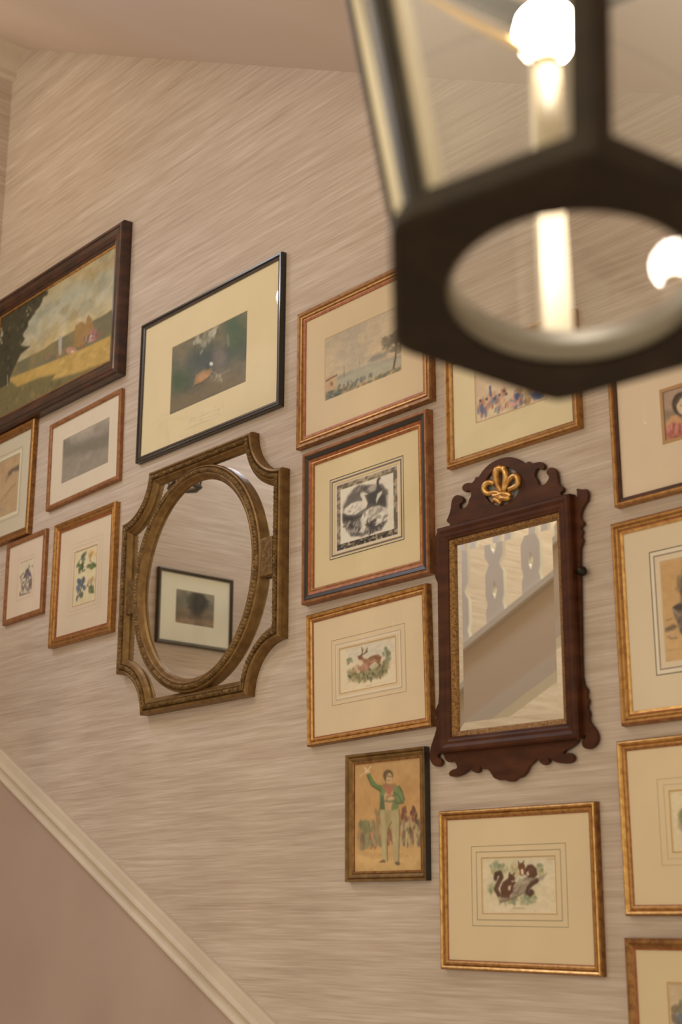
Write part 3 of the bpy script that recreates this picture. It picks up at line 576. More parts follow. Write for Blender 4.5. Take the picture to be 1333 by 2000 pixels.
c.poly([(540, 770), (580, 765), (620, 775), (680, 740), (730, 732), (765, 755), (755, 800), (735, 830), (700, 800), (650, 840), (640, 880), (570, 890), (555, 850), (590, 820), (560, 785)], (150, 92, 58), .003, .95); c.poly([(640, 770), (700, 742), (740, 745), (750, 775), (680, 775)], (120, 66, 40), .006, .7); c.ell(600, 850, 35, 35, (188, 128, 96), .006, .8); c.dabs([(630, 780), (740, 745), (740, 790), (650, 820)], 12, .0012, [(206, 160, 120)], 8, .8)
c.poly([(530, 750), (555, 738), (585, 755), (575, 780), (545, 785)], (126, 74, 46), .003); c.poly([(530, 780), (575, 785), (590, 820), (520, 830)], (206, 172, 132), .004, .9); c.line([(560, 745), (578, 715), (572, 665)], .003, (108, 70, 44), .0015); c.line([(578, 700), (588, 680)], .002, (108, 70, 44), .0015); c.line([(570, 740), (605, 715), (625, 672)], .003, (108, 70, 44), .0015); c.line([(608, 712), (628, 700)], .003, (108, 70, 44), .0015); c.line([(740, 790), (735, 830), (750, 840)], .003, (130, 80, 50), .0015)
c.dabs([(470, 880), (540, 840), (600, 860), (640, 900), (500, 910)], 20, .003, [(176, 126, 84), (150, 100, 66), (200, 160, 116)], 11, .8, 1.8); c.line([(608, 1040), (668, 1028)], .002, (176, 148, 112), .002, .8); c.line([(840, 575), (890, 562)], .002, (182, 152, 116), .002, .8)
c.build('print', .007, p.root); p.glaze()

# --- J  man in a green jacket
Zt = zc(660, 1450, 6.665)
p = Picture('framed_man_print', 'amber print of a man in green jacket raising one arm, narrow gilt frame', 'picture', .006, quad=[(694.5, 1495.8), (823.5, 1477.8), (823, 1698), (693, 1703.6)]); p.back()
p.frame([('frame_lip', M['gold_brown'], [(0, .004), (0, .009), (.004, .010)]), ('frame', M['antique2'], [(.004, .010), (.006, .0085), (.011, .0125), (.014, .013), (.015, .011), (.0175, .0155), (.022, .0165)]), ('frame_side', M['black'], [(.022, .0165), (.0225, .0155), (.0225, 0)])])
c = p.canvas((-p.w / 2 - .002, p.w / 2 + .002, -p.h / 2 - .002, p.h / 2 + .002), .0013, (192, 138, 76)); c.T = Zt
c.grad([(0, (196, 150, 84)), (.12, (200, 146, 80)), (.3, (196, 142, 78)), (.6, (190, 132, 70)), (1, (188, 136, 76))]); c.noise((178, 120, 60), .5, 4, 3); c.ell(620, 1500, 420, 70, (206, 158, 92), .02, .6)
for k in range(8): c.line([(250 + 60 * k, 1440 + 20 * (k % 4)), (420 + 70 * k, 1430 + 24 * (k % 5))], .003, (166, 112, 60), .006, .4)
PK = [(270, 1060), (360, 1010), (480, 1030), (560, 1060), (580, 1300), (500, 1350), (300, 1400), (260, 1300)]
c.poly(PK, (150, 112, 68), .012, .7, .01); c.dabs(PK, 60, .004, [(112, 110, 66), (150, 84, 58), (96, 96, 66), (176, 130, 84), (140, 120, 80)], 3, .7, 2.0, 1.5)
PK = [(800, 1040), (870, 1010), (960, 1000), (1050, 1030), (1080, 1100), (1080, 1330), (800, 1330)]
c.poly(PK, (150, 114, 70), .012, .7, .01); c.dabs(PK, 60, .004, [(104, 96, 62), (150, 84, 58), (170, 140, 96), (90, 74, 54), (180, 148, 100)], 4, .7, 2.0, 1.5)
c.dabs([(830, 880), (890, 830), (890, 1000), (840, 1000)], 14, .004, [(178, 92, 60), (124, 70, 48)], 5, .8, 1.6, 1.5); c.dabs([(950, 870), (1000, 840), (1040, 1040), (950, 1030)], 18, .004, [(120, 64, 44), (90, 60, 44), (150, 92, 60)], 6, .8, 1.6, 1.5); c.dabs([(500, 900), (560, 870), (560, 1050), (500, 1050)], 10, .004, [(130, 108, 66), (150, 100, 64)], 7, .7, 1.8, 1.5)
c.poly([(320, 1030), (360, 1010), (410, 1030), (415, 1090), (390, 1180), (340, 1170)], (116, 116, 66), .005, .85); c.poly([(350, 1180), (410, 1190), (400, 1380), (350, 1390)], (140, 126, 78), .005, .8); c.line([(440, 1190), (490, 1340)], .006, (186, 130, 88), .005, .7); c.line([(900, 1180), (890, 1340)], .006, (196, 158, 104), .005, .8); c.line([(1010, 1160), (1020, 1340)], .008, (190, 156, 104), .005, .8)
for q in ([(640, 1150), (720, 1150), (720, 1330), (640, 1330)],): c.dabs(q, 24, .004, [(160, 92, 62), (140, 84, 56), (172, 116, 76)], 9, .7, 1.8, 1.5)
c.poly([(550, 880), (800, 870), (805, 1000), (800, 1250), (790, 1550), (725, 1545), (715, 1300), (695, 1040), (655, 1130), (640, 1340), (640, 1550), (580, 1550), (570, 1330), (560, 1100)], (168, 144, 92), .003, 1); c.poly([(620, 900), (700, 890), (690, 1030), (650, 1120), (610, 1000)], (150, 120, 70), .01, .6); c.line([(700, 1030), (655, 1130), (645, 1330), (650, 1540)], .003, (104, 82, 52), .003, .8); c.line([(800, 880), (810, 1050), (800, 1300), (795, 1550)], .003, (110, 86, 54), .003, .8); c.line([(730, 1080), (735, 1290)], .004, (182, 160, 108), .005, .6); c.line([(600, 1100), (605, 1520)], .004, (180, 158, 108), .006, .6)
c.poly([(535, 1562), (580, 1530), (620, 1535), (620, 1562)], (120, 76, 46), .003); c.poly([(740, 1560), (790, 1550), (820, 1580), (790, 1605), (755, 1590)], (110, 84, 52), .003)
c.poly([(545, 640), (560, 600), (620, 540), (740, 550), (800, 570), (840, 640), (868, 740), (850, 790), (800, 795), (790, 860), (700, 890), (700, 780), (640, 780), (620, 880), (550, 870)], (110, 122, 66), .003, 1)
c.poly([(560, 700), (600, 690), (610, 870), (552, 870)], (90, 92, 62), .004, .9); c.poly([(380, 420), (415, 395), (470, 500), (520, 550), (570, 560), (590, 620), (540, 625), (460, 580), (420, 510)], (96, 118, 58), .003); c.line([(385, 430), (440, 560), (560, 635)], .003, (70, 74, 40), .003, .8); c.line([(800, 570), (842, 640), (868, 740), (850, 792), (760, 790)], .003, (74, 76, 42), .003, .8); c.line([(720, 650), (790, 690), (830, 770)], .003, (74, 84, 46), .003, .6)
c.poly([(600, 690), (640, 620), (720, 620), (720, 760), (690, 870), (620, 870)], (192, 140, 88), .004, .95); c.poly([(625, 600), (655, 545), (700, 560), (715, 620), (680, 690), (640, 660)], (176, 92, 68), .004, .95); c.poly([(575, 560), (625, 520), (650, 560), (630, 620), (590, 610)], (166, 100, 60), .004, .85); c.poly([(690, 540), (760, 535), (740, 620), (715, 610)], (160, 104, 62), .004, .85)
c.ell(690, 725, 50, 36, (196, 146, 98), .004, .95); c.line([(640, 720), (690, 690), (740, 700)], .003, (140, 86, 54), .003, .8); c.line([(620, 760), (690, 770), (760, 760)], .004, (96, 96, 56), .004, .8)
c.ell(657, 430, 65, 75, (106, 76, 44), .004); c.ell(668, 460, 42, 66, (186, 150, 98), .004); c.poly([(610, 420), (640, 380), (690, 380), (660, 400), (640, 440), (620, 510)], (110, 78, 46), .005, .9); c.line([(655, 440), (670, 440)], .003, (120, 84, 54), .002, .8); c.line([(680, 445), (694, 445)], .003, (120, 84, 54), .002, .8); c.line([(660, 495), (684, 495)], .003, (160, 96, 68), .002, .8)
c.ell(388, 375, 34, 28, (206, 164, 116), .004, .95); c.line([(375, 380), (290, 440)], .003, (212, 176, 120), .003, .6); c.line([(395, 360), (430, 315)], .005, (208, 170, 118), .003, .8); c.line([(380, 360), (350, 330)], .004, (208, 170, 118), .003, .8)
c.build('print', .006, p.root); p.glaze(.002)

# --- L  squirrels
Zt = zc(850, 1550, 3.809)
p = Picture('framed_squirrel_print', 'print of two red squirrels on a branch, ruled cream mat, slim gilt frame', 'picture', .009, quad=[(875, 1604), (1152, 1585), (1162, 1884), (877.6, 1875.6)]); p.back()
p.frame([('frame_lip', BO, [(0, .007), (0, .0105), (.002, .0115)]), ('frame', G, [(.002, .0115), (.005, .0135), (.009, .0135), (.010, .012), (.012, .0155)]), ('frame_edge', GB, [(.012, .0155), (.015, .0175), (.0175, .0165)]), ('frame_side', M['gold_brown'], [(.0175, .0165), (.0195, .013), (.0195, 0)])])
win = p.lquad([(942, 1676), (1085, 1672), (1087.6, 1785), (942.4, 1783.7)]); p.mat(win, (203, 171, 124)); x0, x1, z0, z1 = win
p.rule((x0 - .0006, x1 + .0006, z0 - .0006, z1 + .0006), .0016, (170, 130, 84)); p.rule(p.lquad([(921, 1653.7), (1106.8, 1646.6), (1109.4, 1810), (924, 1809)]), .0013, (142, 122, 88)); e = p.lquad([(931.5, 1665), (1096, 1658.5), (1098.5, 1798), (932.5, 1797)]); p.rule(e, .0018, (152, 130, 92))
c = p.canvas(win, .0012, (206, 178, 134)); c.T = Zt; c.noise((200, 172, 128), .5, 5, 2)
c.ell(590, 640, 170, 120, (184, 168, 132), .05, .7); c.ell(720, 560, 120, 70, (190, 176, 144), .05, .6)
for q, n_, sd in (([(410, 540), (450, 510), (540, 540), (520, 600), (420, 590)], 34, 1), ([(390, 690), (430, 660), (440, 740), (400, 750)], 14, 2), ([(460, 770), (600, 760), (600, 820), (470, 815)], 34, 3), ([(620, 770), (740, 740), (740, 810), (640, 815)], 34, 4), ([(550, 530), (640, 520), (640, 680), (590, 680)], 18, 5), ([(740, 540), (800, 520), (800, 600), (760, 620)], 12, 6)):
    c.dabs(q, n_, .0034, [(128, 134, 96), (152, 150, 108), (104, 110, 72), (166, 154, 104), (176, 150, 84)] if sd != 5 else [(190, 152, 84), (172, 142, 80), (160, 146, 92)], sd, .6, 1.9)
c.poly([(470, 790), (560, 720), (620, 650), (680, 615), (760, 625), (830, 590), (800, 640), (740, 660), (690, 680), (640, 740), (580, 780), (480, 810)], (150, 126, 100), .004, .95); c.noise((150, 126, 100), 0, 4, 4); c.dabs([(480, 790), (620, 660), (680, 620), (740, 640), (620, 750)], 40, .0028, [(122, 98, 76), (172, 148, 116), (136, 112, 88)], 11, .6, 3, .5); c.line([(480, 808), (590, 775), (650, 740), (700, 682)], .004, (104, 80, 58), .004, .7)
c.poly([(488, 760), (482, 700), (500, 660), (540, 630), (545, 600), (570, 598), (592, 625), (585, 655), (600, 660), (580, 690), (575, 730), (545, 765)], (98, 56, 36), .003); c.line([(470, 750), (448, 710), (470, 660), (492, 620), (480, 590), (450, 600), (446, 630)], .010, (84, 52, 36), .004); c.line([(468, 745), (452, 705), (478, 650)], .007, (104, 66, 44), .005, .8); c.poly([(540, 690), (562, 682), (556, 720), (540, 716)], (206, 176, 138), .003, .9); c.ell(573, 652, 9, 6, (206, 176, 138), .002, .9); c.line([(548, 605), (552, 588)], .003, (92, 52, 36), .002); c.line([(582, 605), (586, 590)], .003, (92, 52, 36), .002); c.line([(490, 762), (545, 768)], .005, (104, 62, 40), .003)
c.ell(640, 545, 26, 30, (112, 62, 40), .003); c.line([(622, 525), (616, 508)], .003, (104, 56, 38), .002); c.line([(650, 520), (656, 505)], .003, (104, 56, 38), .002); c.poly([(625, 555), (665, 545), (680, 600), (640, 612), (625, 600)], (120, 68, 42), .003); c.poly([(634, 565), (652, 560), (656, 605), (638, 600)], (212, 186, 148), .002, .95)
c.poly([(668, 560), (685, 530), (720, 527), (752, 560), (758, 605), (735, 628), (690, 625), (672, 600)], (92, 54, 36), .003); c.ell(715, 570, 26, 26, (112, 68, 46), .008, .6); c.poly([(676, 590), (690, 575), (698, 605), (684, 612)], (206, 180, 142), .002, .9)
c.line([(755, 648), (720, 670), (690, 700), (680, 735), (705, 752), (722, 735), (708, 725)], .009, (88, 56, 40), .004); c.line([(575, 852), (662, 852)], .0022, (150, 126, 92), .002, .8); c.line([(830, 487), (885, 487)], .002, (176, 146, 104), .002, .7)
c.build('print', .007, p.root); p.glaze()

# --- M  crowd scene behind the lantern
Zt = zc(860, 690, 4.443)
BLq, BRq, TLq = W(890.4, 897, .009), W(1121, 822.8, .009), W(883, 714, .009)
p = Picture('framed_crowd_print', 'small colourful crowd scene with wide cream mat in plain gilt frame, below the lantern', 'picture', .009, rect=((BLq.x + TLq.x) / 2, BRq.x, (BLq.z + BRq.z) / 2, TLq.z)); p.back()
p.frame([('frame_lip', M['gold_brown'], [(0, .007), (0, .011), (.003, .012)]), ('frame', G, [(.003, .012), (.008, .014), (.013, .0185), (.0165, .0185), (.019, .015), (.0195, 0)])])
aBL, aTL, aBR = p.loc(931.6, 825.7), p.loc(927.5, 733), p.loc(1068, 777.8)
win = ((aBL[0] + aTL[0]) / 2, aBR[0], (aBL[1] + aBR[1]) / 2, p.h / 2 - .022); p.mat(win, (208, 181, 132)); x0, x1, z0, z1 = win
p.rule((x0 - .0008, x1 + .0008, z0 - .0008, z1 + .0008), .002, (182, 138, 100))
c = p.canvas(win, .0013, (202, 168, 128)); c.T = Zt; c.noise((190, 150, 116), .6, 5, 3); c.poly([(310, 600), (320, 520), (560, 440), (920, 340), (920, 390)], (206, 178, 132), .01, .8)
c.dabs([(330, 500), (340, 400), (560, 310), (600, 420), (560, 480), (360, 540)], 46, .005, [(96, 104, 130), (188, 118, 92), (196, 140, 104), (172, 104, 70), (120, 116, 120), (206, 160, 130)], 4, .75, 1.7, 1.5); c.dabs([(590, 430), (640, 340), (900, 260), (900, 360), (640, 460)], 36, .006, [(86, 94, 122), (206, 146, 118), (196, 150, 96), (160, 112, 70), (112, 112, 124)], 5, .75, 1.5)
c.line([(428, 290), (436, 365)], .006, (74, 88, 118), .003, .9); c.ell(668, 375, 28, 32, (74, 84, 122), .005, .95); c.ell(830, 360, 46, 28, (70, 82, 116), .006, .9); c.ell(745, 360, 26, 36, (176, 144, 86), .006, .9); c.ell(625, 440, 36, 26, (210, 148, 122), .006, .9); c.ell(358, 480, 18, 44, (82, 92, 122), .004, .9); c.ell(688, 400, 14, 30, (196, 112, 84), .003, .8)
for x, y in ((345, 410), (400, 395), (470, 390), (510, 360), (550, 325), (570, 350)): c.ell(x, y, 11, 13, (84, 68, 60), .002, .9)
for x, y in ((355, 540), (470, 510), (510, 490), (560, 470), (690, 430), (730, 425)): c.line([(x, y), (x + 6, y - 34)], .003, (110, 84, 76), .002, .8)
c.build('print', .007, p.root); p.glaze()

# --- N  portrait, right edge
Zt = zc(1180, 730, 7.144)
TLq, BLq = W(1203, 716, .009), W(1217.8, 974, .009)
p = Picture('framed_portrait', 'tinted portrait of a dark-haired sitter in red, thin gilt frame, right edge', 'picture', .009, rect=((TLq.x + BLq.x) / 2, (TLq.x + BLq.x) / 2 + .33, BLq.z, TLq.z)); p.back()
p.frame([('frame_lip', M['mahogany'], [(0, .007), (0, .013), (.007, .014)]), ('frame', G, [(.007, .014), (.009, .017), (.013, .0185), (.016, .0165), (.0165, 0)])])
aTL, aBL = p.loc(1287, 763), p.loc(1297.6, 868)
win = ((aTL[0] + aBL[0]) / 2, (aTL[0] + aBL[0]) / 2 + .125, aBL[1], aTL[1]); p.mat(win, (205, 174, 134)); x0, x1, z0, z1 = win
p.rule((x0 + .003, x1 - .003, z0 + .003, z1 - .003), .007, (168, 122, 76), 'tan_band')
c = p.canvas(win, .0012, (164, 126, 98)); c.T = Zt; c.noise((176, 138, 110), .6, 4, 5)
c.poly([(830, 520), (1300, 440), (1300, 700), (850, 640)], (122, 98, 72), .01, .6); c.ell(1085, 420, 140, 170, (74, 54, 44), .004); c.ell(1110, 440, 105, 135, (204, 166, 124), .004); c.line([(1000, 420), (1050, 330), (1110, 290)], .006, (92, 72, 56), .003); c.ell(1065, 440, 10, 6, (84, 60, 48), .002); c.ell(1145, 425, 10, 6, (84, 60, 48), .002); c.ell(1110, 520, 22, 8, (178, 92, 72), .003); c.line([(1105, 450), (1100, 490)], .002, (170, 128, 92), .002)
c.poly([(860, 700), (930, 590), (1010, 570), (1060, 620), (1180, 600), (1330, 640), (1340, 900), (860, 940)], (196, 132, 82), .005); c.poly([(860, 760), (960, 680), (1060, 700), (1090, 800), (1200, 720), (1340, 760), (1340, 930), (870, 900)], (176, 84, 66), .008, .9); c.dabs([(870, 880), (1340, 800), (1340, 900), (870, 930)], 30, .004, [(150, 64, 50), (196, 120, 92), (140, 84, 52)], 3, .7, 1.8); c.dabs([(880, 780), (960, 690), (1070, 700), (1080, 840)], 18, .004, [(192, 96, 84), (160, 66, 54), (206, 124, 104)], 4, .7, 2, 1.2)
c.build('print', .007, p.root); p.glaze()

# --- O  terracotta drawing with a pot
Zt = zc(1180, 980, 4.444)
TLq, BLq = W(1216, 1045, .009), W(1239.6, 1389.5, .009)
p = Picture('framed_pot_drawing', 'amber paper drawing with dark pot, ruled mat, broad ridged gilt frame', 'picture', .009, rect=((TLq.x + BLq.x) / 2, (TLq.x + BLq.x) / 2 + .40, BLq.z, TLq.z)); p.back()
p.frame([('frame_lip', GB, [(0, .007), (0, .011), (.005, .0125)]), ('frame_cove', BO, [(.005, .0125), (.007, .012)]), ('frame', G, [(.007, .012), (.010, .015), (.013, .0155), (.014, .0145), (.017, .018), (.021, .0185)]), ('frame_side', M['copper'], [(.021, .0185), (.0255, .014), (.0265, 0)])])
aTL, aBL = p.loc(1287.6, 1097), p.loc(1301.5, 1294)
win = ((aTL[0] + aBL[0]) / 2, (aTL[0] + aBL[0]) / 2 + .235, aBL[1], aTL[1]); p.mat(win, (204, 175, 134)); x0, x1, z0, z1 = win
for o, wd_, col in ((.0115, .0024, (142, 116, 96)), (.0165, .0055, (212, 186, 148)), (.0215, .0018, (98, 84, 72))): p.rule((x0 - o, x1 + o, z0 - o, z1 + o), wd_, col)
c = p.canvas(win, .0014, (194, 142, 82)); c.T = Zt; c.noise((186, 132, 74), .6, 4, 2); c.poly([(480, 1100), (800, 1040), (1100, 1000), (1100, 1400), (500, 1400)], (200, 150, 90), .03, .5)
c.poly([(590, 920), (640, 880), (720, 860), (820, 860), (900, 890), (880, 1000), (840, 1100), (780, 1150), (700, 1150), (655, 1130), (640, 1050), (610, 1000)], (112, 90, 70), .004); c.ell(745, 905, 150, 36, (74, 60, 50), .004, 1, -.1); c.line([(595, 930), (640, 980), (740, 990), (860, 960)], .004, (150, 124, 98), .003); c.dabs([(620, 990), (860, 970), (800, 1130), (670, 1120)], 26, .003, [(92, 74, 60), (132, 108, 84)], 3, .6, 2)
c.poly([(525, 1100), (600, 1060), (640, 1080), (600, 1110), (530, 1130)], (104, 80, 60), .005, .85); c.ell(590, 1165, 40, 20, (188, 140, 96), .004); c.line([(550, 1170), (580, 1186), (630, 1180)], .0018, (120, 86, 58), .0016); c.line([(535, 1030), (590, 1012)], .002, (140, 100, 62), .002); c.line([(670, 880), (660, 700), (700, 560)], .004, (120, 90, 62), .004, .8); c.dabs([(640, 760), (680, 560), (800, 480), (860, 620), (760, 800)], 36, .006, [(120, 96, 64), (142, 108, 70), (98, 82, 56)], 6, .7, 2); c.line([(545, 1290), (700, 1270)], .002, (160, 116, 70), .003, .6)
c.build('print', .007, p.root); p.glaze()

# --- P  right edge, ridged gilt, pale print
TLq, BLq = W(1227.6, 1467, .009), W(1238, 1767.7, .009)
p = Picture('framed_foliage_print', 'pale print with green foliage, faintly ruled mat, bright gilt frame, right edge', 'picture', .009, rect=((TLq.x + BLq.x) / 2, (TLq.x + BLq.x) / 2 + .37, BLq.z, TLq.z)); p.back()
p.frame([('frame_lip', BO, [(0, .007), (0, .0105), (.002, .0115)]), ('frame', G, [(.002, .0115), (.005, .0135), (.008, .013), (.009, .012)]), ('frame_edge', GB, [(.009, .012), (.012, .016), (.015, .0175), (.017, .0165)]), ('frame_side', M['gold_brown'], [(.017, .0165), (.0195, .013), (.0195, 0)])])
aTL, aBL = p.loc(1309.7, 1545.4), p.loc(1314, 1664)
win = ((aTL[0] + aBL[0]) / 2, (aTL[0] + aBL[0]) / 2 + .19, aBL[1], aTL[1]); p.mat(win, (204, 172, 125)); x0, x1, z0, z1 = win
p.rule((x0 - .0008, x1 + .0008, z0 - .0008, z1 + .0008), .002, (176, 132, 72)); p.rule((x0 - .012, x1 + .012, z0 - .012, z1 + .012), .0014, (184, 152, 112)); q = p.loc(1284, 1521); o = x0 - q[0]; p.rule((x0 - o, x1 + o, z0 - o * .9, z1 + o * .9), .0014, (180, 148, 108))
c = p.canvas(win, .0013, (206, 178, 132)); c.T = zc(1190, 1430, 3.509)
c.dabs([(490, 560), (560, 480), (760, 500), (820, 640), (700, 760), (495, 700)], 110, .006, [(96, 92, 56), (122, 116, 72), (150, 130, 84), (80, 78, 48), (120, 84, 56)], 3, .75, 1.6); c.ell(640, 620, 70, 60, (122, 84, 56), .006, .85)
c.build('print', .007, p.root); p.glaze()

# --- Q  bottom right corner
TLq = W(1244, 1855, .009)
p = Picture('framed_flower_print', 'print with blue flowers and plain cream mat, dark gilt frame in the bottom right corner', 'picture', .009, rect=(TLq.x - .002, TLq.x + .34, TLq.z - .27, TLq.z)); p.back()
p.frame([('frame_lip', BO, [(0, .007), (0, .011), (.004, .012)]), ('frame', M['gold_brown'], [(.004, .012), (.008, .014), (.012, .0175), (.017, .0175), (.0205, .014), (.0205, 0)])])
aTL = p.loc(1305.4, 1920.7); win = (aTL[0], aTL[0] + .20, aTL[1] - .15, aTL[1]); p.mat(win, (200, 169, 120)); x0, x1, z0, z1 = win
p.rule((x0 - .0012, x1 + .0012, z0 - .0012, z1 + .0012), .003, (178, 136, 82))
c = p.canvas(win, .0013, (190, 156, 112)); c.T = zc(1190, 1430, 3.509); c.noise((178, 144, 104), .5, 5, 2); c.dabs([(440, 1900), (500, 1860), (620, 1850), (700, 2000), (460, 2060)], 70, .006, [(104, 106, 118), (130, 128, 128), (120, 96, 66), (90, 92, 104), (120, 116, 74)], 3, .8, 1.5); c.line([(430, 1940), (470, 1900)], .002, (130, 100, 70), .002)
c.build('print', .007, p.root); p.glaze()

# ------------------------------------------------------------------ oval mirror in the notched antique gilt frame
HW, HH, RC = .371, .351, .130
om = empty('oval_mirror', (-3.074, D, .891 + EYE)); tag(om, 'oval mirror in antique gilt rectangular frame with scooped corners and mirrored spandrels', 'mirror')
def notch(t, proud, n=12):
    L = []
    for sx, sz in ((1, -1), (1, 1), (-1, 1), (-1, -1)):
        r = RC + t; a0 = math.asin(min(1, t / r)); A = []
        for i in range(n + 1):
            a = a0 + (math.pi / 2 - 2 * a0) * i / n
            A.append((sx * (HW - r * math.sin(a)), -proud, sz * (HH - r * math.cos(a))))   # from the vertical edge to the horizontal edge
        if sx * sz > 0: pass
        else: A.reverse()
        L += A
    return L
def notch_fix(t, p): 
    # order the four scooped corners counter-clockwise
    n = 12; q = notch(t, p, n); m = n + 1
    c4 = [q[i * m:(i + 1) * m] for i in range(4)]
    out = []
    for k, (sx, sz) in enumerate(((1, -1), (1, 1), (-1, 1), (-1, -1))):
        c = c4[k]; mid = math.atan2(sz, sx)
        ang = lambda v: (math.atan2(v[2], v[0]) - mid + math.pi) % (2 * math.pi) - math.pi
        if ang(c[0]) > ang(c[-1]): c = c[::-1]
        out += c
    return out
def ring(name, prof, m, parent): return loft(name, [notch_fix(t, q) for t, q in prof], m, parent)
ring('frame', [(0, 0), (0, .024), (.003, .029), (.008, .031), (.011, .028), (.0125, .025)], M['antique2'], om)
def dense(loop, step=.0035):
    o = []
    for i in range(len(loop)):
        a_, b_ = Vector(loop[i]), Vector(loop[(i + 1) % len(loop)]); n_ = max(1, int(round((b_ - a_).length / step)))
        o += [tuple(a_.lerp(b_, k_ / n_)) for k_ in range(n_)]
    return o
def carve(name, prof, loopf, m, parent, pitch=.0115, amp=.0022):
    """carved rope or leaf bead: the profile swells and twists along its length"""
    base = dense(loopf(*prof[0])); n_ = len(base); loops = []
    l0 = loopf(*prof[0]); seg = []
    for i in range(len(l0)):
        a_, b_ = Vector(l0[i]), Vector(l0[(i + 1) % len(l0)]); k_ = max(1, int(round((b_ - a_).length / .0035)))
        seg.append(k_)
    for q_, (t, pr) in enumerate(prof):
        lp = loopf(t, pr); o = []; dist = 0.0; w_ = math.sin(math.pi * q_ / (len(prof) - 1))
        for i in range(len(lp)):
            a_, b_ = Vector(lp[i]), Vector(lp[(i + 1) % len(lp)])
            for k_ in range(seg[i]):
                v_ = a_.lerp(b_, k_ / seg[i]); d_ = dist + (b_ - a_).length * k_ / seg[i]
                ph = 2 * math.pi * (d_ / pitch) + q_ * .9
                o.append((v_.x, v_.y - w_ * amp * (math.sin(ph) + .4 * math.sin(2.7 * ph + 1)), v_.z))
            dist += (b_ - a_).length
        loops.append(o)
    return loft(name, loops, m, parent)
carve('carved_bead', [(.0125, .025), (.0145, .031), (.018, .034), (.023, .034), (.0255, .031), (.0265, .026)], notch_fix, M['antique'], om)
ring('frame_cove', [(.0265, .026), (.029, .028), (.032, .027), (.037, .021), (.043, .016), (.0445, .008)], M['antique2'], om)
q = notch_fix(.0435, .0095); mesh('spandrel_mirror', q, [tuple(range(len(q)))], M['mirror'], om)
def ell(f, proud, n=96):
    a = .298 + (.2475 - .298) * f; b = .313 + (.274 - .313) * f
    return [(-.006 + a * math.cos(2 * math.pi * i / n), -proud, b * math.sin(2 * math.pi * i / n) - .001) for i in range(n)]
def eloft(name, prof, m): return loft(name, [ell(f, q) for f, q in prof], m, om, smooth=False)
eloft('oval_frame', [(0, .009), (0, .022), (.05, .027), (.14, .029), (.20, .026)], M['antique2'])
carve('oval_bead', [(.20, .026), (.26, .031), (.38, .034), (.50, .033), (.56, .029)], lambda f, q_: ell(f, q_), M['antique'], om, .010, .0015)
eloft('oval_cove', [(.56, .029), (.64, .031), (.74, .029), (.88, .020), (1.0, .016), (1.0, .010)], M['antique2'])
q = ell(1.01, .0125); mesh('oval_glass', q, [tuple(range(96))], M['mirror'], om)
for sx in (-1, 1):
    xs = sorted((sx * .270, sx * .336)); b = box('carved_block', (xs[0], -.027, -.055 + (.0 if sx > 0 else 0)), (xs[1], -.010, .048), M['antique'], om, .004)

# ------------------------------------------------------------------ carved mahogany mirror with fretwork crest
gq = [(891, 1064.8), (1092, 1012), (1104, 1403), (894, 1431)]
km = Picture('fretwork_mirror', 'carved mahogany wall mirror with scrolled fretwork ears and gilt fleur-de-lis crest', 'mirror', .012, quad=gq)
kr = km.root; FP = .010
def kl(pts):
    out = []
    for px, py in pts:
        q = W(px, py, FP); dx, dz = q.x - km.c.x, q.z - km.c.z; out.append((dx * km.ca + dz * km.sa, -dx * km.sa + dz * km.ca))
    return out
Z3, Z4, Z6 = zc(830, 880, 3.0303), zc(840, 880, 4.1656), zc(920, 890, 11.108)
crest = Z4([(50, 745), (55, 690), (75, 655), (110, 645), (165, 635), (175, 600), (140, 575), (155, 545), (175, 490), (182, 420), (195, 385), (222, 363), (255, 370), (277, 395), (268, 422), (245, 430), (243, 460), (260, 484), (290, 470), (318, 440), (325, 400), (345, 370), (342, 335), (325, 318), (300, 338), (275, 325), (268, 300), (285, 275), (320, 265), (345, 270), (370, 245), (380, 215), (400, 225), (440, 160), (500, 105), (570, 70), (640, 55), (700, 62), (750, 90), (785, 112), (808, 88), (835, 110), (870, 100), (910, 95), (932, 112), (936, 138), (922, 156), (900, 150), (890, 140), (868, 155), (853, 190), (858, 220), (882, 245), (883, 275), (910, 292), (945, 275), (972, 240), (978, 205), (960, 194), (956, 168), (974, 146), (1004, 138), (1032, 165), (1042, 210), (1048, 280), (1095, 305), (1080, 335), (1058, 345), (1080, 372), (1130, 358), (1170, 365), (1200, 385)])
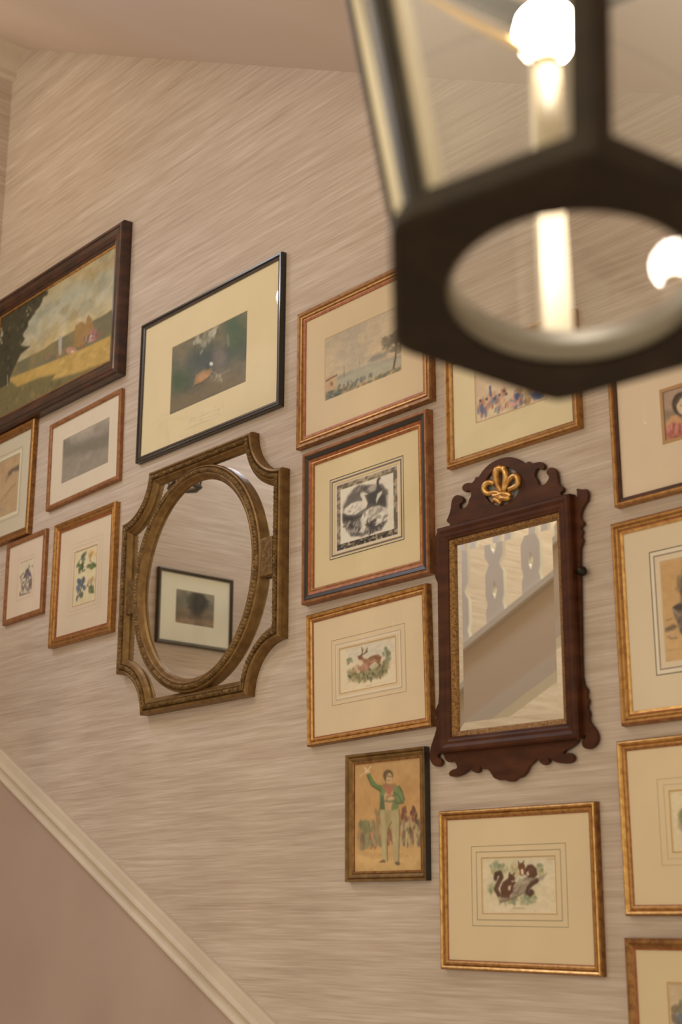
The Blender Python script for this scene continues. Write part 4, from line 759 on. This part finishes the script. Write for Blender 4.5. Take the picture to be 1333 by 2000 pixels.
right = Z3([(905, 280), (908, 250), (902, 226), (935, 234), (966, 230), (968, 290), (948, 318), (932, 345), (921, 390), (927, 412), (947, 430), (930, 448), (921, 460), (937, 480), (925, 508), (938, 530), (930, 552), (918, 590), (924, 900), (930, 1330), (938, 1360), (942, 1390), (967, 1418), (955, 1455), (974, 1478), (960, 1525), (978, 1550), (972, 1580), (977, 1608), (1002, 1638), (1022, 1670), (1027, 1710), (1012, 1745), (980, 1767), (948, 1760), (934, 1738), (940, 1710), (965, 1703), (962, 1685), (950, 1680), (928, 1694), (915, 1690), (910, 1722), (880, 1750), (822, 1780), (820, 1802), (842, 1793), (870, 1793), (890, 1818), (872, 1846), (830, 1852), (770, 1842), (715, 1800), (745, 1836), (718, 1862), (692, 1852), (668, 1815), (650, 1840), (618, 1868), (606, 1900), (580, 1930), (552, 1936), (530, 1957), (500, 1957), (470, 1946), (448, 1950), (412, 1936), (398, 1908), (374, 1880), (346, 1886), (330, 1860), (322, 1912), (274, 1890), (290, 1858), (242, 1908), (190, 1930), (150, 1926), (149, 1904), (168, 1890), (196, 1884), (196, 1860), (172, 1832), (150, 1846), (125, 1830), (116, 1796), (95, 1788), (77, 1800), (80, 1820), (96, 1825), (106, 1845), (90, 1870), (60, 1866), (39, 1840), (34, 1800), (40, 1758), (52, 1720), (66, 1680), (76, 1640), (62, 1600), (76, 1580), (60, 1555), (75, 1520), (90, 1488), (92, 1200), (90, 800), (80, 780), (60, 750), (50, 712), (60, 690), (42, 666), (45, 640), (66, 610), (60, 560)])
outl = kl(crest + right); GE = W(842, 1100, .02).x + .0035 - km.c.x; outl = [(max(x_, GE), z_) if z_ > -.04 else (x_, z_) for x_, z_ in outl]
cxz = kl(Z6([(690, 665)]))[0]
hole = kl(Z6([(690 + 395 * math.cos(t) * 1.0, 665 + 425 * math.sin(t) - 60 * math.cos(t)) for t in np.linspace(0, 2 * math.pi, 32, endpoint=False)]))
gw, gh = km.w / 2 + .006, km.h / 2 + .006
curve_mesh('fretwork', [smooth_poly(outl, 1), hole, [(-gw, -gh), (gw, -gh), (gw, gh), (-gw, gh)]], .0035, .0008, M['mahogany'], kr, y=-FP + .002)
disc = kl(Z6([(690 + 430 * math.cos(t), 665 + 460 * math.sin(t) - 60 * math.cos(t)) for t in np.linspace(0, 2 * math.pi, 32, endpoint=False)]))
curve_mesh('rosette_ground', [disc], .001, 0, M['patina'], kr, y=-.002)
def Tz(pts): return [(x, -.014, z) for x, z in kl(Z6(pts))]
def spl(pts, n=6):
    o = []
    for i in range(len(pts) - 1):
        p0 = pts[max(i - 1, 0)]; p1 = pts[i]; p2 = pts[i + 1]; p3 = pts[min(i + 2, len(pts) - 1)]
        for k in range(n):
            t = k / n; o.append(tuple(.5 * (2 * p1[j] + (p2[j] - p0[j]) * t + (2 * p0[j] - 5 * p1[j] + 4 * p2[j] - p3[j]) * t * t + (3 * p1[j] - p0[j] - 3 * p2[j] + p3[j]) * t ** 3) for j in range(2)))
    return o + [pts[-1]]
def petal(pts, r0, r1):
    q = spl(pts); n = len(q); r0, r1 = r0 * 1.35, r1 * 1.35; rr = [(r0 + (r1 - r0) * abs(math.sin(math.pi * min(1, (i + 1) / n * 1.1) * .8))) * (.55 if i in (0, n - 1) else 1) for i in range(n)]
    return tube('leaf', Tz(q), rr, M['gold_bright'], fleur, 8)
fleur = mesh('fleur_de_lis', [(cxz[0] + .006 * math.cos(t), -.012, cxz[1] - .008 + .005 * math.sin(t)) for t in np.linspace(0, 6.28, 9)[:-1]] + [(cxz[0], -.018, cxz[1] - .008)], [(i, (i + 1) % 8, 8) for i in range(8)], M['gold_bright'], kr, True)
petal([(700, 790), (625, 650), (590, 470), (600, 340), (670, 285), (750, 300)], .0030, .0072)
petal([(745, 790), (760, 650), (800, 500), (800, 400), (760, 310), (760, 240)], .0026, .0062)
petal([(680, 835), (560, 800), (430, 835), (350, 790), (325, 700), (370, 620), (460, 585), (550, 620)], .0030, .0058)
petal([(765, 775), (830, 610), (910, 495), (1000, 450), (1062, 520), (1050, 640), (960, 705), (850, 745)], .0030, .0058)
petal([(500, 870), (600, 880), (720, 840), (840, 850), (905, 890)], .0032, .0050)
petal([(490, 1020), (570, 965), (640, 1000), (700, 1055)], .0030, .0052)
petal([(640, 960), (740, 930), (830, 950), (880, 900)], .0034, .0055)
petal([(560, 930), (650, 900), (730, 900)], .0024, .0042)
km.frame([('gilt_slip', M['slip'], [(-.001, .010), (-.001, .0155), (.004, .019), (.010, .0205)]),
          ('moulding', M['mahogany'], [(.010, .0205), (.012, .0235), (.016, .024), (.020, .026), (.026, .026), (.033, .0295), (.039, .0290), (.0425, .025), (.043, .006)])])
e = .019; a, b = km.w / 2 + .001, km.h / 2 + .001
mesh('mirror_glass', [(-a, -.0108, -b), (a, -.0108, -b), (a, -.0108, b), (-a, -.0108, b), (-a + e, -.0115, -b + e), (a - e, -.0115, -b + e), (a - e, -.0115, b - e), (-a + e, -.0115, b - e)],
     [(4, 5, 6, 7), (0, 1, 5, 4), (1, 2, 6, 5), (2, 3, 7, 6), (3, 0, 4, 7)], M['mirror'], kr)
box('backboard', (-a - .012, -.009, -b - .012), (a + .012, 0, b + .012), M['mahogany_dark'], kr)
kp = kl([(1136, 1117)])[0]; kx0 = a + .040
kn = lathe('knob', [(.001, .0), (.004, .001), (.0035, .010), (.004, .012), (.009, .016), (.0105, .021), (.009, .027), (.004, .031), (.001, .0315)], M['bronze'], kr, 16)
kn.rotation_euler = (math.pi / 2 * 0, math.pi / 2, 0); kn.location = (kx0 - .004, -.014, kp[1])

# ------------------------------------------------------------------ picture on the end wall (seen in the oval mirror)
class EndPicture(Picture):
    def __init__(s, name, label, cat, ps, y, z, w, h):
        s.ps, s.w, s.h, s.c, s.th = ps, w, h, Vector((y, 0, z)), 0; s.ca, s.sa = 1, 0
        s.root = empty(name, (LX, y, z), (0, 0, math.pi / 2)); tag(s.root, label, cat)
    def loc(s, u, v): return ((u - .5) * s.w, (v - .5) * s.h)
p = EndPicture('framed_sepia_print', 'sepia print of a dark tree in black frame, reflected in the oval mirror', 'picture', .009, 1.262, 1.140 + EYE, .325, .262); p.back()
p.frame([('frame', M['black_brown'], [(0, .007), (0, .013), (.005, .015), (.010, .0175), (.0135, .015), (.014, 0)])])
win = (-.090, .092, -.060, .072); p.mat(win, (226, 200, 156), cut=.001)
c = p.canvas(win, .0022, (150, 120, 84)); c.grad([(0, (158, 118, 78)), (.35, (128, 100, 70)), (.6, (120, 108, 84)), (1, (140, 126, 98))]); c.noise((104, 88, 66), .6, 5, 4)
c.ell(.47, .62, .16, .15, (62, 54, 42), .02, .9, 0, .02); c.poly([(.40, .6), (.58, .6), (.56, .40), (.42, .40)], (66, 56, 44), .02, .9); c.ell(.70, .62, .12, .10, (104, 98, 76), .03, .6); c.poly([(.24, .46), (.8, .44), (.8, .36), (.24, .38)], (96, 82, 60), .02, .6)
c.build('print', .008, p.root); p.glaze()

# ------------------------------------------------------------------ hexagonal hall lantern in the foreground
LM = Matrix(((0.70002497, 0.70441493, -0.1173228, -0.5575487), (-0.68512659, 0.70881642, 0.16787149, 0.69834562), (0.20141151, -0.03713327, 0.9788026, 0.40394735 + EYE), (0, 0, 0, 1)))
def hexl(R, z, n=72, cut=.982):
    L = []
    for i in range(n):
        t = 2 * math.pi * i / n; u = (t % (math.pi / 3)) - math.pi / 6
        r = min(R * math.cos(math.pi / 6) / math.cos(u), R * cut); L.append((r * math.cos(t), r * math.sin(t), z))
    return L
def circ(R, z, n=72): return [(R * math.cos(2 * math.pi * i / n), R * math.sin(2 * math.pi * i / n), z) for i in range(n)]
def make_lantern(name, label):
    r = empty(name); tag(r, label, 'lantern')
    HR = .0856; Bz, B2 = M['bronze'], M['bronze_lit']
    loft('bottom_plate', [circ(HR, 0), hexl(.137, 0), hexl(.1415, .003), hexl(.1415, .011), hexl(.137, .013), hexl(.1375, .019), hexl(.1325, .022), hexl(.131, .028), hexl(.120, .028), circ(HR + .003, .012)], Bz, r, closed=True)
    loft('ring_lip', [circ(HR + .0005, .003), circ(HR - .003, .003), circ(HR - .003, .028), circ(HR + .002, .028)], M['liner'], r, closed=True, smooth=True)
    r0, tp, z0, z1 = .129, .2049, .024, .470
    for k in range(6):
        t = math.radians(60 * k); u = Vector((math.cos(t), math.sin(t), 0)); s = Vector((-math.sin(t), math.cos(t), 0)); loops = []; inner = []
        for z in (z0, z1):
            rr = r0 + tp * (z - z0); o = u * rr + Vector((0, 0, z)); h = .0125
            loops.append([tuple(o + s * -h - u * .0055), tuple(o - u * .001 + s * -h * .4), tuple(o), tuple(o - u * .001 + s * h * .4), tuple(o + s * h - u * .0055), tuple(o + s * h * .6 - u * .010), tuple(o - s * h * .6 - u * .010)])
            inner.append([tuple(o + s * -h * 1.05 - u * .0102), tuple(o + s * h * 1.05 - u * .0102), tuple(o + s * h * .85 - u * .0250), tuple(o - s * h * .85 - u * .0250)])
        pst = loft('post', loops, Bz, r, cap=(True, True)); loft('lit_inner_face', inner, B2, pst, cap=(True, True))  # inner strip carries the bulb's light in its pale colour
    for k in range(6):
        q = []
        for z, o in ((z0, 0), (z1, 0)):
            rr = r0 + tp * (z - z0) - .0075
            for kk in ((k, k + 1) if z == z0 else (k + 1, k)):
                t = math.radians(60 * kk); q.append((rr * math.cos(t), rr * math.sin(t), z))
        mesh('glass_pane', q, [(0, 1, 2, 3)], M['lantern_glass'], r)
    rt = r0 + tp * (z1 - z0)
    loft('top_rim', [hexl(rt - .012, z1 - .004), hexl(rt + .004, z1 - .004), hexl(rt + .010, z1 + .004), hexl(rt + .010, z1 + .016), hexl(rt - .004, z1 + .022), hexl(rt - .012, z1 + .016)], Bz, r, closed=True)
    hub = lathe('crown_hub', [(.004, z1 + .062), (.022, z1 + .066), (.026, z1 + .076), (.016, z1 + .086), (.006, z1 + .100)], Bz, r, 20)
    for k in (1, 3, 5):
        t = math.radians(-60 * k); q = []
        for f in np.linspace(0, 1, 9):
            rr = rt - .002 - (rt - .022) * f; q.append((rr * math.cos(t), rr * math.sin(t), z1 + .014 + .064 * math.sin(f * math.pi / 2) + .012 * math.sin(f * math.pi)))
        tube('crown_arm', q, .0045, Bz, r)
    def bulb(par, x, y, z, R_, down=False):
        sg = -1 if down else 1
        pr = [(R_ * .42, -1.25 * R_), (R_ * .45, -1.0 * R_), (R_ * .72, -.72 * R_), (R_ * .95, -.32 * R_), (R_, .0), (R_ * .93, .38 * R_), (R_ * .72, .70 * R_), (R_ * .38, .93 * R_), (R_ * .02, 1.0 * R_)]
        lathe('bulb', [(a_, sg * b_) for a_, b_ in pr], M['bulb'], par, 20, (x, y, z))
    def candle(x, y, zb, zt, R_, rb):
        cs = lathe('candle_sleeve', [(.0105, zb), (.0105, zt)], M['candle'], r, 20, (x, y, 0)); lathe('drip_pan', [(.006, zb - .006), (.012, zb - .005), (.019, zb), (.019, zb + .002), (.011, zb + .003)], M['brass'], cs, 20, (x, y, 0))
        lathe('socket', [(.0108, zt - .001), (.0108, zt + .012), (.008, zt + .014)], M['brass'], cs, 16, (x, y, 0)); bulb(cs, x, y, zt + .012 + 1.15 * rb, rb); return cs
    candle(-.020, -.012, .100, .222, .0105, .0245)
    tube('arm', [(-.020, -.012, .222), (-.020, -.030, .245), (-.020, -.070, .275), (-.020, -.110, .305), (-.015, -.130, .36), (-.005, -.10, .46), (0, -.03, .525), (0, 0, z1 + .068)], .0035, M['brass'], r)
    return r
lan = make_lantern('hall_lantern', 'large dark bronze hexagonal glass lantern hanging close to the viewer, lit bulbs inside')
lan.matrix_world = LM
h = .575
while True:
    q = LM @ Vector((0, 0, h))
    if q.z >= ceil_z(q.x) - .001 or h > 2: break
    h += .002
tube('hanging_rod', [(0, 0, .568), (0, 0, h)], .005, M['bronze'], lan); lathe('ceiling_rose', [(.045, h - .03), (.05, h - .018), (.03, h - .006), (.006, h - .004)], M['bronze'], lan, 20)
# the small sister lantern at the end wall, seen in the oval mirror
l2 = lan.copy(); COL.objects.link(l2); l2.name = 'landing_lantern'
l2['label'] = 'small hexagonal wall lantern reflected at the top of the oval mirror'
l2.matrix_world = Matrix.Translation((-4.15, 1.5, 1.525 + EYE)) @ Matrix.Rotation(.3, 4, 'Z') @ Matrix.Scale(.5, 4)
for ch in list(lan.children):
    if ch.name.startswith(('ceiling_rose', 'hanging_rod')): continue
    d = ch.copy(); COL.objects.link(d); d.parent = l2
    for g in ch.children:
        e2 = g.copy(); COL.objects.link(e2); e2.parent = d
tube('wall_bracket', [(0, 0, .565), (0, 0, .62), (-.30, .093, .66), (-.478, .148, .60)], .010, M['bronze'], l2)
